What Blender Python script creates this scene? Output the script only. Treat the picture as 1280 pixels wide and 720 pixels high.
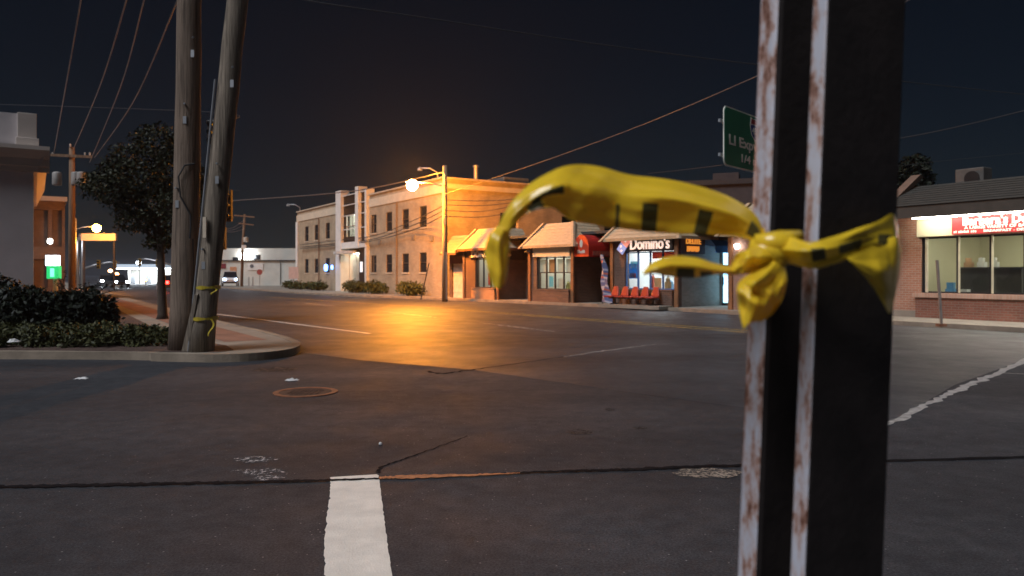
import bpy, bmesh, math, random
import numpy as np
from mathutils import Vector, Matrix
R = math.radians
scene = bpy.context.scene
for o in list(bpy.data.objects):
    bpy.data.objects.remove(o)
COL = scene.collection

# ------------------------------------------------------------------ camera
FPX, CX, HY, CAMH = 924.0, 640.0, 343.0, 1.5      # focal length and horizon of a 1280 px wide picture
cam_data = bpy.data.cameras.new('camera')
cam = bpy.data.objects.new('camera', cam_data); COL.objects.link(cam)
cam.location = (0, 0, CAMH); cam.rotation_euler = (R(90), 0, 0)
cam_data.sensor_width = 36.0; cam_data.lens = 36.0 * FPX / 1280.0
cam_data.shift_y = -(360.0 - HY) / 1280.0
cam_data.clip_start = 0.02; cam_data.clip_end = 3000
cam_data.dof.use_dof = True; cam_data.dof.focus_distance = 4.6; cam_data.dof.aperture_fstop = 3.6
scene.camera = cam

# ------------------------------------------------------------------ night sky and one soft sun lamp
SUN_AZ, SUN_EL = 222.0, 52.0                       # direction the light comes from (degrees, from +X counterclockwise)
world = bpy.data.worlds.new('World'); scene.world = world; world.use_nodes = True
wn = world.node_tree
bg = wn.nodes['Background']
sky = wn.nodes.new('ShaderNodeTexSky'); sky.sky_type = 'NISHITA'; sky.sun_disc = False; sky.ozone_density = 5.0; sky.dust_density = .2
sky.sun_elevation = R(SUN_EL); sky.sun_rotation = R(90 - SUN_AZ)
wn.links.new(sky.outputs[0], bg.inputs[0]); bg.inputs[1].default_value = 0.0022
sd = bpy.data.lights.new('sun', 'SUN'); sd.energy = 2.75; sd.angle = R(26); sd.color = (0.90, 0.93, 1.0)
sun = bpy.data.objects.new('sun', sd); COL.objects.link(sun)
dirv = Vector((math.cos(R(SUN_AZ)) * math.cos(R(SUN_EL)), math.sin(R(SUN_AZ)) * math.cos(R(SUN_EL)), math.sin(R(SUN_EL))))
sun.rotation_euler = dirv.to_track_quat('Z', 'Y').to_euler(); sun.location = (-30, 0, 40)
scene.render.engine = 'CYCLES'
scene.cycles.use_denoising = True
scene.cycles.max_bounces = 6; scene.cycles.diffuse_bounces = 2; scene.cycles.glossy_bounces = 3
scene.cycles.transparent_max_bounces = 10; scene.cycles.volume_bounces = 0
scene.cycles.sample_clamp_indirect = 6.0
scene.cycles.use_light_tree = True
vs = scene.view_settings
vs.view_transform = 'Standard'; vs.look = 'None'; vs.gamma = 1.0; vs.exposure = 0.0; vs.use_curve_mapping = False
SODIUM = (1.0, 0.33, 0.028)

# ------------------------------------------------------------------ helpers
def at(px, py, Y):
    return Vector(((px - CX) / FPX * Y, Y, CAMH - (py - HY) / FPX * Y))
def gnd(px, py, z=0.0):
    Y = (CAMH - z) * FPX / (py - HY)
    return Vector(((px - CX) / FPX * Y, Y, z))

class MB:
    def __init__(s): s.v = []; s.f = []; s.m = []
    def add(s, vs_, fs, mi=0):
        b = len(s.v); s.v += [tuple(p) for p in vs_]
        for f in fs: s.f.append([b + i for i in f]); s.m.append(mi)
        return s
    def hexa(s, p, mi=0):
        return s.add(p, [(0, 3, 2, 1), (4, 5, 6, 7), (0, 1, 5, 4), (1, 2, 6, 5), (2, 3, 7, 6), (3, 0, 4, 7)], mi)
    def box(s, x0, x1, y0, y1, z0, z1, mi=0):
        return s.hexa([(x0, y0, z0), (x1, y0, z0), (x1, y1, z0), (x0, y1, z0), (x0, y0, z1), (x1, y0, z1), (x1, y1, z1), (x0, y1, z1)], mi)
    def quad(s, *p, mi=0): return s.add(p, [tuple(range(len(p)))], mi)
    def prism(s, poly, z0, z1, mi=0):
        n = len(poly)
        vs_ = [(p[0], p[1], z0) for p in poly] + [(p[0], p[1], z1) for p in poly]
        return s.add(vs_, [tuple(range(n))[::-1], tuple(range(n, 2 * n))] + [(i, (i + 1) % n, n + (i + 1) % n, n + i) for i in range(n)], mi)
    def extr(s, prof, x0, x1, mi=0):                       # profile in (y, z), extruded along x
        n = len(prof)
        vs_ = [(x0, p[0], p[1]) for p in prof] + [(x1, p[0], p[1]) for p in prof]
        return s.add(vs_, [tuple(range(n))[::-1], tuple(range(n, 2 * n))] + [(i, (i + 1) % n, n + (i + 1) % n, n + i) for i in range(n)], mi)
    def extry(s, prof, y0, y1, mi=0):                      # profile in (x, z), extruded along y
        n = len(prof)
        vs_ = [(p[0], y0, p[1]) for p in prof] + [(p[0], y1, p[1]) for p in prof]
        return s.add(vs_, [tuple(range(n))[::-1], tuple(range(n, 2 * n))] + [(i, (i + 1) % n, n + (i + 1) % n, n + i) for i in range(n)], mi)
    def tube(s, pts, r, n=8, mi=0, cap=True):
        pts = [Vector(p) for p in pts]; k = len(pts)
        rs = r if isinstance(r, (list, tuple)) else [r] * k
        t0 = (pts[1] - pts[0]).normalized()
        a = Vector((0, 0, 1)) if abs(t0.z) < .9 else Vector((1, 0, 0))
        nx = t0.cross(a).normalized(); vs_ = []
        for i in range(k):
            t = (pts[min(i + 1, k - 1)] - pts[max(i - 1, 0)]).normalized()
            nx = (nx - t * nx.dot(t)).normalized(); ny = t.cross(nx)
            for j in range(n):
                an = 2 * math.pi * j / n
                vs_.append(pts[i] + nx * (rs[i] * math.cos(an)) + ny * (rs[i] * math.sin(an)))
        fs = [(i * n + j, i * n + (j + 1) % n, (i + 1) * n + (j + 1) % n, (i + 1) * n + j) for i in range(k - 1) for j in range(n)]
        if cap: fs += [tuple(range(n))[::-1], tuple(range((k - 1) * n, k * n))]
        return s.add(vs_, fs, mi)
    def lathe(s, prof, c=(0, 0, 0), n=16, mi=0):           # (radius, z) pairs about a vertical axis
        vs_ = []; k = len(prof)
        for r_, z in prof:
            for j in range(n):
                a = 2 * math.pi * j / n
                vs_.append((c[0] + r_ * math.cos(a), c[1] + r_ * math.sin(a), c[2] + z))
        fs = [(i * n + j, i * n + (j + 1) % n, (i + 1) * n + (j + 1) % n, (i + 1) * n + j) for i in range(k - 1) for j in range(n)]
        fs += [tuple(range(n))[::-1], tuple(range((k - 1) * n, k * n))]
        return s.add(vs_, fs, mi)
    def build(s, name, mat, parent=None, org=None, smooth=False, bevel=0, norm=True):
        me = bpy.data.meshes.new(name)
        v = s.v if org is None else [(p[0] - org[0], p[1] - org[1], p[2] - org[2]) for p in s.v]
        me.from_pydata(v, [], s.f)
        for m_ in (mat if isinstance(mat, (list, tuple)) else [mat]): me.materials.append(m_)
        if any(s.m): me.polygons.foreach_set('material_index', s.m)
        if norm or smooth:
            bm = bmesh.new(); bm.from_mesh(me)
            if norm: bmesh.ops.recalc_face_normals(bm, faces=bm.faces)
            bm.to_mesh(me); bm.free()
        if smooth:
            me.polygons.foreach_set('use_smooth', [True] * len(me.polygons))
        o = bpy.data.objects.new(name, me); COL.objects.link(o); o.parent = parent
        if bevel:
            b = o.modifiers.new('bevel', 'BEVEL'); b.width = bevel; b.segments = 2; b.limit_method = 'ANGLE'
        return o

def pieces(name, m, parent, boxes, bevel=0):
    for b_ in boxes: MB().box(*b_).build(name, m, parent, bevel=bevel)

def tag(o, label=None, cat=None, group=None, kind=None):
    if label: o['label'] = label
    if cat: o['category'] = cat
    if group: o['group'] = group
    if kind: o['kind'] = kind
    return o
def thing(name, loc, label, cat, rotz=0.0, group=None):
    o = bpy.data.objects.new(name, None); COL.objects.link(o)
    o.empty_display_size = .2; o.location = loc; o.rotation_euler = (0, 0, rotz)
    return tag(o, label, cat, group)
def copy_tree(o, parent=None):
    c = o.copy(); COL.objects.link(c); c.parent = parent
    for ch in list(o.children): copy_tree(ch, c)
    return c

# wall with rectangular openings, local frame: x along, y inward, front at y0
def wall(mb, x0, x1, z0, z1, y0, th, ops, mi=0):
    xs = sorted({x0, x1, *[min(max(a, x0), x1) for o in ops for a in (o[0], o[1])]})
    zs = sorted({z0, z1, *[min(max(a, z0), z1) for o in ops for a in (o[2], o[3])]})
    def solid(i, j):
        if not (0 <= i < len(xs) - 1 and 0 <= j < len(zs) - 1): return False
        cx, cz = (xs[i] + xs[i + 1]) / 2, (zs[j] + zs[j + 1]) / 2
        return not any(o[0] < cx < o[1] and o[2] < cz < o[3] for o in ops)
    y1 = y0 + th
    for i in range(len(xs) - 1):
        for j in range(len(zs) - 1):
            if not solid(i, j): continue
            a, b, c, d = xs[i], xs[i + 1], zs[j], zs[j + 1]
            mb.quad((a, y0, c), (b, y0, c), (b, y0, d), (a, y0, d), mi=mi)
            mb.quad((a, y1, c), (a, y1, d), (b, y1, d), (b, y1, c), mi=mi)
            if not solid(i - 1, j): mb.quad((a, y0, c), (a, y0, d), (a, y1, d), (a, y1, c), mi=mi)
            if not solid(i + 1, j): mb.quad((b, y0, c), (b, y1, c), (b, y1, d), (b, y0, d), mi=mi)
            if not solid(i, j - 1): mb.quad((a, y0, c), (a, y1, c), (b, y1, c), (b, y0, c), mi=mi)
            if not solid(i, j + 1): mb.quad((a, y0, d), (b, y0, d), (b, y1, d), (a, y1, d), mi=mi)
    return mb

# ------------------------------------------------------------------ materials
MATS = {}
def mat(name, col, rough=.75, var=.18, scale=3.0, bump=0.0, bscale=60, metal=0.0, emit=None, es=0.0, spec=.4, col2=None, stretch=(1, 1, 1), hue2=.5):
    if name in MATS: return MATS[name]
    m = bpy.data.materials.new(name); m.use_nodes = True; MATS[name] = m
    nt = m.node_tree; N = nt.nodes; L = nt.links
    p = N['Principled BSDF']
    p.inputs['Roughness'].default_value = rough; p.inputs['Metallic'].default_value = metal
    p.inputs['Specular IOR Level'].default_value = spec
    tc = N.new('ShaderNodeTexCoord'); mp = N.new('ShaderNodeMapping'); mp.inputs['Scale'].default_value = stretch
    L.new(tc.outputs['Object'], mp.inputs[0])
    nz = N.new('ShaderNodeTexNoise'); nz.inputs['Scale'].default_value = scale; nz.inputs['Detail'].default_value = 7; nz.inputs['Roughness'].default_value = .62
    L.new(mp.outputs[0], nz.inputs['Vector'])
    rp = N.new('ShaderNodeValToRGB')
    c2 = col2 or tuple(min(1, c * (1 + var)) for c in col)
    c1 = tuple(c * (1 - var) for c in col)
    rp.color_ramp.elements[0].position = .32; rp.color_ramp.elements[0].color = (*c1, 1)
    rp.color_ramp.elements[1].position = .68; rp.color_ramp.elements[1].color = (*c2, 1)
    L.new(nz.outputs['Fac'], rp.inputs[0]); L.new(rp.outputs[0], p.inputs['Base Color'])
    if bump:
        n2 = N.new('ShaderNodeTexNoise'); n2.inputs['Scale'].default_value = bscale; n2.inputs['Detail'].default_value = 4
        L.new(mp.outputs[0], n2.inputs['Vector'])
        bp = N.new('ShaderNodeBump'); bp.inputs['Strength'].default_value = bump; bp.inputs['Distance'].default_value = .02
        L.new(n2.outputs['Fac'], bp.inputs['Height']); L.new(bp.outputs[0], p.inputs['Normal'])
    if emit:
        p.inputs['Emission Color'].default_value = (*emit, 1); p.inputs['Emission Strength'].default_value = es
    return m
def brick(name, c1, c2, mortar, bw=.21, bh=.075, rough=.85):
    if name in MATS: return MATS[name]
    m = bpy.data.materials.new(name); m.use_nodes = True; MATS[name] = m
    nt = m.node_tree; N = nt.nodes; L = nt.links; p = N['Principled BSDF']
    tc = N.new('ShaderNodeTexCoord'); sx = N.new('ShaderNodeSeparateXYZ'); L.new(tc.outputs['Object'], sx.inputs[0])
    ad = N.new('ShaderNodeMath'); L.new(sx.outputs[0], ad.inputs[0]); L.new(sx.outputs[1], ad.inputs[1])
    cb = N.new('ShaderNodeCombineXYZ'); L.new(ad.outputs[0], cb.inputs[0]); L.new(sx.outputs[2], cb.inputs[1])
    bt = N.new('ShaderNodeTexBrick'); L.new(cb.outputs[0], bt.inputs['Vector'])
    bt.inputs['Scale'].default_value = 1; bt.inputs['Brick Width'].default_value = bw; bt.inputs['Row Height'].default_value = bh
    bt.inputs['Mortar Size'].default_value = .008; bt.inputs['Color1'].default_value = (*c1, 1); bt.inputs['Color2'].default_value = (*c2, 1); bt.inputs['Mortar'].default_value = (*mortar, 1)
    nz = N.new('ShaderNodeTexNoise'); nz.inputs['Scale'].default_value = 1.1; nz.inputs['Detail'].default_value = 6; L.new(tc.outputs['Object'], nz.inputs['Vector'])
    rp = N.new('ShaderNodeValToRGB'); rp.color_ramp.elements[0].position = .3; rp.color_ramp.elements[0].color = (.72, .72, .72, 1); rp.color_ramp.elements[1].position = .7; rp.color_ramp.elements[1].color = (1.1, 1.08, 1.05, 1)
    L.new(nz.outputs['Fac'], rp.inputs[0])
    mx = N.new('ShaderNodeMix'); mx.data_type = 'RGBA'; mx.blend_type = 'MULTIPLY'; mx.inputs[0].default_value = 1
    L.new(bt.outputs['Color'], mx.inputs[6]); L.new(rp.outputs[0], mx.inputs[7]); L.new(mx.outputs[2], p.inputs['Base Color'])
    bp = N.new('ShaderNodeBump'); bp.inputs['Strength'].default_value = .5; bp.inputs['Distance'].default_value = .01; bp.invert = True
    L.new(bt.outputs['Fac'], bp.inputs['Height']); L.new(bp.outputs[0], p.inputs['Normal'])
    p.inputs['Roughness'].default_value = rough
    return m
def emat(name, col, strength):
    if name in MATS: return MATS[name]
    m = bpy.data.materials.new(name); m.use_nodes = True; MATS[name] = m
    p = m.node_tree.nodes['Principled BSDF']; p.inputs['Base Color'].default_value = (*col, 1)
    p.inputs['Emission Color'].default_value = (*col, 1); p.inputs['Emission Strength'].default_value = strength
    return m
def glass(name, tint=(.9, .95, .95), refl=.1):
    if name in MATS: return MATS[name]
    m = bpy.data.materials.new(name); m.use_nodes = True; MATS[name] = m
    nt = m.node_tree; N = nt.nodes; L = nt.links; N.remove(N['Principled BSDF'])
    t = N.new('ShaderNodeBsdfTransparent'); t.inputs[0].default_value = (*tint, 1)
    g = N.new('ShaderNodeBsdfGlossy'); g.inputs['Roughness'].default_value = .03
    lw = N.new('ShaderNodeLayerWeight'); lw.inputs[0].default_value = .5
    pw = N.new('ShaderNodeMath'); pw.operation = 'POWER'; pw.inputs[1].default_value = 4.0; L.new(lw.outputs['Facing'], pw.inputs[0])
    f = N.new('ShaderNodeMath'); f.operation = 'MULTIPLY_ADD'; f.inputs[1].default_value = .6; f.inputs[2].default_value = refl * .4; L.new(pw.outputs[0], f.inputs[0])
    mx = N.new('ShaderNodeMixShader'); L.new(f.outputs[0], mx.inputs[0]); L.new(t.outputs[0], mx.inputs[1]); L.new(g.outputs[0], mx.inputs[2])
    L.new(mx.outputs[0], N['Material Output'].inputs[0])
    return m
def leafmat(name, col, trans=.25):
    if name in MATS: return MATS[name]
    m = mat(name, col, rough=.6, var=.35, scale=1.6, spec=.25)
    return m

def asphalt_mat(name, r0, r1, mul, spec):
    m = bpy.data.materials.new(name); m.use_nodes = True
    nt = m.node_tree; N = nt.nodes; L = nt.links; p = N['Principled BSDF']
    tc = N.new('ShaderNodeTexCoord'); P = tc.outputs['Object']
    def noise(sc, det=6, rg=.6, vec=P):
        n = N.new('ShaderNodeTexNoise'); n.inputs['Scale'].default_value = sc; n.inputs['Detail'].default_value = det; n.inputs['Roughness'].default_value = rg
        L.new(vec, n.inputs['Vector']); return n.outputs['Fac']
    def ramp(src, a, b, ca, cb_):
        r = N.new('ShaderNodeValToRGB'); r.color_ramp.elements[0].position = a; r.color_ramp.elements[0].color = (*ca, 1)
        r.color_ramp.elements[1].position = b; r.color_ramp.elements[1].color = (*cb_, 1); L.new(src, r.inputs[0]); return r.outputs[0]
    def mix(kind, a, b, f=1.0):
        x = N.new('ShaderNodeMix'); x.data_type = 'RGBA'; x.blend_type = kind
        if hasattr(f, 'is_linked'): L.new(f, x.inputs[0])
        else: x.inputs[0].default_value = f
        for s_, i in ((a, 6), (b, 7)):
            if hasattr(s_, 'is_linked'): L.new(s_, x.inputs[i])
            else: x.inputs[i].default_value = (*s_, 1)
        return x.outputs[2]
    base = ramp(noise(.35, 8, .6), .35, .68, (.0315, .0325, .037), (.053, .0545, .061))
    # wheel-worn lanes and patches, stretched along the road
    mp = N.new('ShaderNodeMapping'); mp.inputs['Rotation'].default_value = (0, 0, R(57)); mp.inputs['Scale'].default_value = (.05, .7, 1); L.new(P, mp.inputs[0])
    lanes = ramp(noise(1.0, 3, .5, mp.outputs[0]), .35, .7, (.72, .72, .73), (1.15, 1.14, 1.12))
    base = mix('MULTIPLY', base, lanes)
    grain = ramp(noise(70, 3, .7), .30, .72, (.38, .38, .40), (1.65, 1.62, 1.60))
    base = mix('MULTIPLY', base, grain, 1.0)
    mott = ramp(noise(6.0, 7, .7), .34, .66, (.70, .70, .72), (1.24, 1.22, 1.20))
    base = mix('MULTIPLY', base, mott)
    # pale aggregate flecks
    vo = N.new('ShaderNodeTexVoronoi'); vo.inputs['Scale'].default_value = 26; L.new(P, vo.inputs['Vector'])
    fl = ramp(vo.outputs['Distance'], .10, .17, (1, 1, 1), (0, 0, 0))
    pick = ramp(vo.outputs['Color'], .74, .80, (0, 0, 0), (1, 1, 1))
    base = mix('MIX', base, (.22, .215, .21), mix('MULTIPLY', fl, pick))
    # dark drips and stains
    st = ramp(noise(.9, 5, .65), .66, .75, (1, 1, 1), (.62, .60, .60))
    base = mix('MULTIPLY', base, st)
    base = mix('MULTIPLY', base, (mul, mul, mul))
    L.new(base, p.inputs['Base Color'])
    rr = ramp(noise(1.3, 5), .3, .7, (r0, r0, r0), (r1, r1, r1)); L.new(rr, p.inputs['Roughness'])
    p.inputs['Specular IOR Level'].default_value = spec
    b = N.new('ShaderNodeBump'); b.inputs['Strength'].default_value = .55; b.inputs['Distance'].default_value = .012
    L.new(noise(95, 4, .7), b.inputs['Height'])
    b2 = N.new('ShaderNodeBump'); b2.inputs['Strength'].default_value = .25; b2.inputs['Distance'].default_value = .06
    L.new(noise(3, 4), b2.inputs['Height']); L.new(b.outputs[0], b2.inputs['Normal']); L.new(b2.outputs[0], p.inputs['Normal'])
    return m
def paint_mat(name, col, wear=.5, sc=9):
    """road paint broken up by wear: worn spots show through as holes"""
    if name in MATS: return MATS[name]
    m = mat(name, col, rough=.7, var=.12, scale=5, bump=.3, bscale=90)
    nt = m.node_tree; N = nt.nodes; L = nt.links; p = N['Principled BSDF']
    tc = N.new('ShaderNodeTexCoord'); nz = N.new('ShaderNodeTexNoise'); nz.inputs['Scale'].default_value = sc; nz.inputs['Detail'].default_value = 9; nz.inputs['Roughness'].default_value = .75
    L.new(tc.outputs['Object'], nz.inputs['Vector'])
    r = N.new('ShaderNodeValToRGB'); r.color_ramp.elements[0].position = wear - .04; r.color_ramp.elements[0].color = (0, 0, 0, 1); r.color_ramp.elements[1].position = wear + .04
    L.new(nz.outputs['Fac'], r.inputs[0]); L.new(r.outputs[0], p.inputs['Alpha'])
    return m

ASPH = asphalt_mat('coarse_asphalt', .72, .9, 1.0, .3)
ASPHM = asphalt_mat('main_road_asphalt', .46, .62, 1.15, .5)
CONC = mat('concrete', (.24, .21, .17), .85, .2, 1.2, .25, 30)
KERB = mat('kerb_concrete', (.25, .20, .15), .85, .3, 1.6, .3, 30)
TAN = brick('tan_brick', (.47, .37, .25), (.40, .31, .21), (.38, .31, .23), .3, .1)
BRK = brick('dark_brick', (.17, .085, .055), (.12, .06, .04), (.2, .16, .13))
REDB = brick('red_brick', (.42, .20, .13), (.35, .16, .10), (.38, .30, .24))
CREAM = mat('cream_stucco', (.62, .53, .40), .8, .1, 2, .1, 40)
WHITE = mat('white_paint', (.72, .70, .66), .6, .08, 2)
OFFW = mat('off_white_wall', (.66, .64, .57), .75, .1, .8)
DARK = mat('dark_metal', (.035, .03, .03), .5, .2, 5)
BLACK = mat('black_paint', (.015, .015, .016), .45, .2, 5)
STEEL = mat('grey_steel', (.35, .36, .38), .45, .15, 6, metal=.6)
ALU = mat('aluminium', (.55, .56, .58), .4, .1, 6, metal=.8)
WOOD = mat('weathered_pole_wood', (.21, .17, .13), .9, .55, 3.0, .9, 14, stretch=(9, 9, .3))
WOOD2 = mat('brown_pole_wood', (.20, .12, .07), .9, .35, 2.2, .6, 18, stretch=(6, 6, .35))
DGLASS = mat('dark_window_glass', (.02, .022, .026), .08, .1, 1, spec=.6)
GLASS = glass('shop_glass')
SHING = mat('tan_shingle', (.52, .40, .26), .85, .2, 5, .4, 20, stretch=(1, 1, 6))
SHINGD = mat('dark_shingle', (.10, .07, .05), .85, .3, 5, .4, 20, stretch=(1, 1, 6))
TRIM = mat('rust_brown_trim', (.26, .115, .05), .7, .2, 4)
CABLE = mat('cable_rubber', (.03, .03, .032), .6, .1, 3)
CABLEG = mat('weathered_cable', (.13, .115, .11), .5, .15, 3)

# ------------------------------------------------------------------ ground, pavements, kerbs, markings
mb = MB(); mb.quad((-500, -60, 0), (500, -60, 0), (500, 900, 0), (-500, 900, 0))
tag(mb.build('road', ASPH, norm=False), kind='structure')
mb = MB(); mb.add([(x, y, .0018) for x, y in ((-4.3, 14.4), (-2.6, 12.9), (-.6, 11.6), (1.5, 9.4), (3.67, 7.29), (5.98, 10.0), (8.97, 12.95), (12.3, 17.4), (14, 18), (14, 22), (5, 36), (-15, 58), (-90, 175), (-110, 160), (-60, 80), (-10, 23.5))], [tuple(range(16))]); tag(mb.build('main_road', ASPHM, norm=False), kind='structure')
U = Vector((-.543, .84, 0)); V = Vector((.84, .543, 0))

def smooth_poly(pts, n=6):
    pts = [Vector(p) for p in pts]; out = []
    for i in range(len(pts) - 1):
        p0, p1, p2, p3 = pts[max(i - 1, 0)], pts[i], pts[i + 1], pts[min(i + 2, len(pts) - 1)]
        for k in range(n):
            t = k / n
            out.append(.5 * ((2 * p1) + (p2 - p0) * t + (2 * p0 - 5 * p1 + 4 * p2 - p3) * t * t + (3 * p1 - p0 - 3 * p2 + p3) * t ** 3))
    out.append(pts[-1]); return out
def offset_line(pts, d):
    out = []
    for i, p in enumerate(pts):
        t = (pts[min(i + 1, len(pts) - 1)] - pts[max(i - 1, 0)]).normalized()
        out.append(p + Vector((-t.y, t.x, 0)) * d)
    return out
def strip(mb, a, b, z0, z1, mi=0):
    """solid band between two polylines"""
    n = len(a)
    vs_ = [(p.x, p.y, z0) for p in a] + [(p.x, p.y, z1) for p in a] + [(p.x, p.y, z1) for p in b] + [(p.x, p.y, z0) for p in b]
    fs = []
    for i in range(n - 1):
        fs += [(i, i + 1, n + i + 1, n + i), (n + i, n + i + 1, 2 * n + i + 1, 2 * n + i), (2 * n + i, 2 * n + i + 1, 3 * n + i + 1, 3 * n + i)]
    fs += [(0, n, 2 * n, 3 * n), (n - 1, 2 * n - 1, 3 * n - 1, 4 * n - 1)]
    mb.add(vs_, fs, mi)
def sheet(mb, poly, z, mi=0): mb.add([(p[0], p[1], z) for p in poly], [tuple(range(len(poly)))], mi)

# far side of the main road
farp = [Vector((-13.85, 53.3, 0)) + U * 120, Vector((-13.85, 53.3, 0)) + U * 40, Vector((-13.85, 53.3, 0)), Vector((-4.08, 43.3, 0)), Vector((4.45, 33.2, 0)), Vector((8.4, 27.4, 0)), Vector((11.0, 22.4, 0)), Vector((13.2, 18.9, 0)), Vector((26, -1, 0))]
fk = smooth_poly(farp, 6)
mb = MB(); strip(mb, fk, offset_line(fk, .16), -.05, .13); tag(mb.build('kerb', KERB), kind='structure')
ob = offset_line(fk, .16)
mb = MB()
vs_ = [(p.x, p.y, .126) for p in ob] + [(p.x + 60, p.y + 38, .126) for p in ob]
n_ = len(ob); mb.add(vs_, [(i, i + 1, n_ + i + 1, n_ + i) for i in range(n_ - 1)])
tag(mb.build('pavement', CONC, norm=False), kind='structure')

# near-left corner island
npts = [Vector((-60, 13.9, 0)), Vector((-30, 13.4, 0)), Vector((-9.07, 13.08, 0)), Vector((-6.05, 12.72, 0)), Vector((-4.95, 12.6, 0)), Vector((-4.25, 13.05, 0)), Vector((-4.05, 14.0, 0)), Vector((-4.55, 15.5, 0)), Vector((-6.2, 18.2, 0)), Vector((-8.76, 22.0, 0)), Vector((-8.76, 22, 0)) + U * 30, Vector((-8.76, 22, 0)) + U * 140]
nk = smooth_poly(npts, 6)
mb = MB(); strip(mb, nk, offset_line(nk, .17), -.05, .14); tag(mb.build('kerb', KERB), kind='structure')
ni = offset_line(nk, .17)
mb = MB(); sheet(mb, [(p.x, p.y) for p in ni] + [(-120, 130), (-120, 14)], .134)
tag(mb.build('pavement', CONC, norm=False), kind='structure')
# brick-red paver strip and planting bed
PAV = brick('red_pavers', (.26, .13, .09), (.2, .10, .07), (.2, .17, .15), .2, .1)
kmain = [p for p in offset_line(nk, .55) if p.y > 15.2]
kin = [p for p in offset_line(nk, 1.35) if p.y > 15.6]
mb = MB(); a_ = [Vector((-5.1, 15.4, 0)), Vector((-8.2, 20.0, 0)), Vector((-9.3, 21.7, 0)), Vector((-9.3, 21.7, 0)) + U * 60]
b_ = offset_line(a_, .85); sheet(mb, [(p.x, p.y) for p in a_] + [(p.x, p.y) for p in reversed(b_)], .138)
tag(mb.build('paver_strip', PAV, norm=False), kind='structure')
SOIL = mat('mulch', (.075, .045, .035), .95, .5, 9, .8, 40)
bed = [(-60, 14.1), (-9.2, 13.3), (-6.3, 13.0), (-5.15, 12.95), (-5.0, 13.3), (-5.5, 14.2), (-6.9, 15.6), (-8.6, 18.0), (-10.6, 21.2), (-14.0, 26.6), (-24, 43), (-60, 43)]
mb = MB(); sheet(mb, bed, .142); tag(mb.build('planting_bed', SOIL, norm=False), kind='structure')
LAWN = mat('lawn', (.05, .075, .025), .95, .4, 6, .6, 40)

# markings
PW = paint_mat('white_road_paint', (.62, .60, .56), .40, 14)
PWF = paint_mat('faded_white_road_paint', (.50, .47, .43), .50, 7)
PY = paint_mat('yellow_road_paint', (.55, .36, .06), .47, 7)
def band(name, p, q, w, m, label=None, z=.004, wob=0.0, n=2):
    p, q = Vector(p), Vector(q); t = (q - p).normalized(); s_ = Vector((-t.y, t.x, 0)) * (w / 2)
    rnd = random.Random(hash(name) % 97 + int(p.x * 10)); mb = MB(); A = []; B = []
    for i in range(n + 1):
        c = p.lerp(q, i / n); A.append(c + s_ * (1 + rnd.uniform(-wob, wob))); B.append(c - s_ * (1 + rnd.uniform(-wob, wob)))
    vs_ = [(c.x, c.y, z) for c in A + B]; k = n + 1
    mb.add(vs_, [(i, i + 1, k + i + 1, k + i) for i in range(n)])
    return tag(mb.build(name, m, norm=False), kind='structure')
band('lane_line', gnd(462, 417), gnd(262, 391.5), .13, PW)
band('lane_line', gnd(250, 390), gnd(160, 378.5), .13, PWF)
band('lane_line', gnd(692, 414.5), gnd(600, 403.5), .12, PWF)
band('lane_line', gnd(545, 397), gnd(480, 389.5), .12, PWF)
band('lane_line', gnd(420, 383), gnd(380, 378.6), .12, PWF)
for dy in (0, 2.2):
    band('centre_line', gnd(1000, 418 + dy * 1.3), gnd(560, 386 + dy * .4), .11, PY)
band('centre_line', gnd(550, 385.4), gnd(330, 371), .12, PY)
# the thick white stripe in the foreground, with a ragged edge
mb = MB(); rnd = random.Random(4)
a0, a1, b0, b1 = gnd(413, 596), gnd(400, 760), gnd(473, 593.5), gnd(495, 760)
A = []; B = []
for i in range(61):
    t = i / 60
    A.append(a0.lerp(a1, t) + Vector((rnd.uniform(-.004, .004) + .006 * math.sin(t * 9) + (rnd.uniform(.006, .018) if rnd.random() < .14 else 0), 0, 0))); B.append(b0.lerp(b1, t) + Vector((rnd.uniform(-.003, .003), 0, 0)))
A[0].y -= .02; B[0].x -= .01
mb.add([(p.x, p.y, .004) for p in A + B], [(i, i + 1, 62 + i, 61 + i) for i in range(60)])
PS = paint_mat('stripe_paint', (.74, .68, .60), .22, 16)
tag(mb.build('stop_line', PS, norm=False), kind='structure')

def ribbon(name, pts, ws, m, z, seed=1, jit=.02, sub=14):
    rnd = random.Random(seed); P_ = smooth_poly(pts, sub)
    mb = MB(); A = []; B = []; k = len(P_)
    for i, p in enumerate(P_):
        t = (P_[min(i + 1, k - 1)] - P_[max(i - 1, 0)]).normalized(); s_ = Vector((-t.y, t.x, 0))
        f = i / (k - 1) * (len(ws) - 1); j = min(int(f), len(ws) - 2); w = ws[j] + (ws[j + 1] - ws[j]) * (f - j)
        c = p + s_ * rnd.uniform(-jit, jit)
        A.append(c + s_ * w * rnd.uniform(.3, .7)); B.append(c - s_ * w * rnd.uniform(.3, .7))
    mb.add([(c.x, c.y, z) for c in A + B], [(i, i + 1, k + i + 1, k + i) for i in range(k - 1)])
    return tag(mb.build(name, m, norm=False), kind='structure')
TAR = mat('tar', (.011, .0105, .012), .95, .3, 6, .3, 60, spec=.05)
RUSTS = mat('orange_grit', (.42, .17, .075), .95, .35, 20, .6, 80)
SAND = paint_mat('sand_patch', (.30, .24, .19), .5, 38)
SEAL = mat('pale_crack_filler', (.33, .31, .29), .9, .4, 12, .4, 60)
ribbon('tar_seam', [gnd(-620, 621), gnd(-80, 611), gnd(80, 608), gnd(240, 605), gnd(380, 602), gnd(478, 599)], [.06, .075, .07, .06, .03], TAR, .0075, 1, .006, 30)
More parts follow.
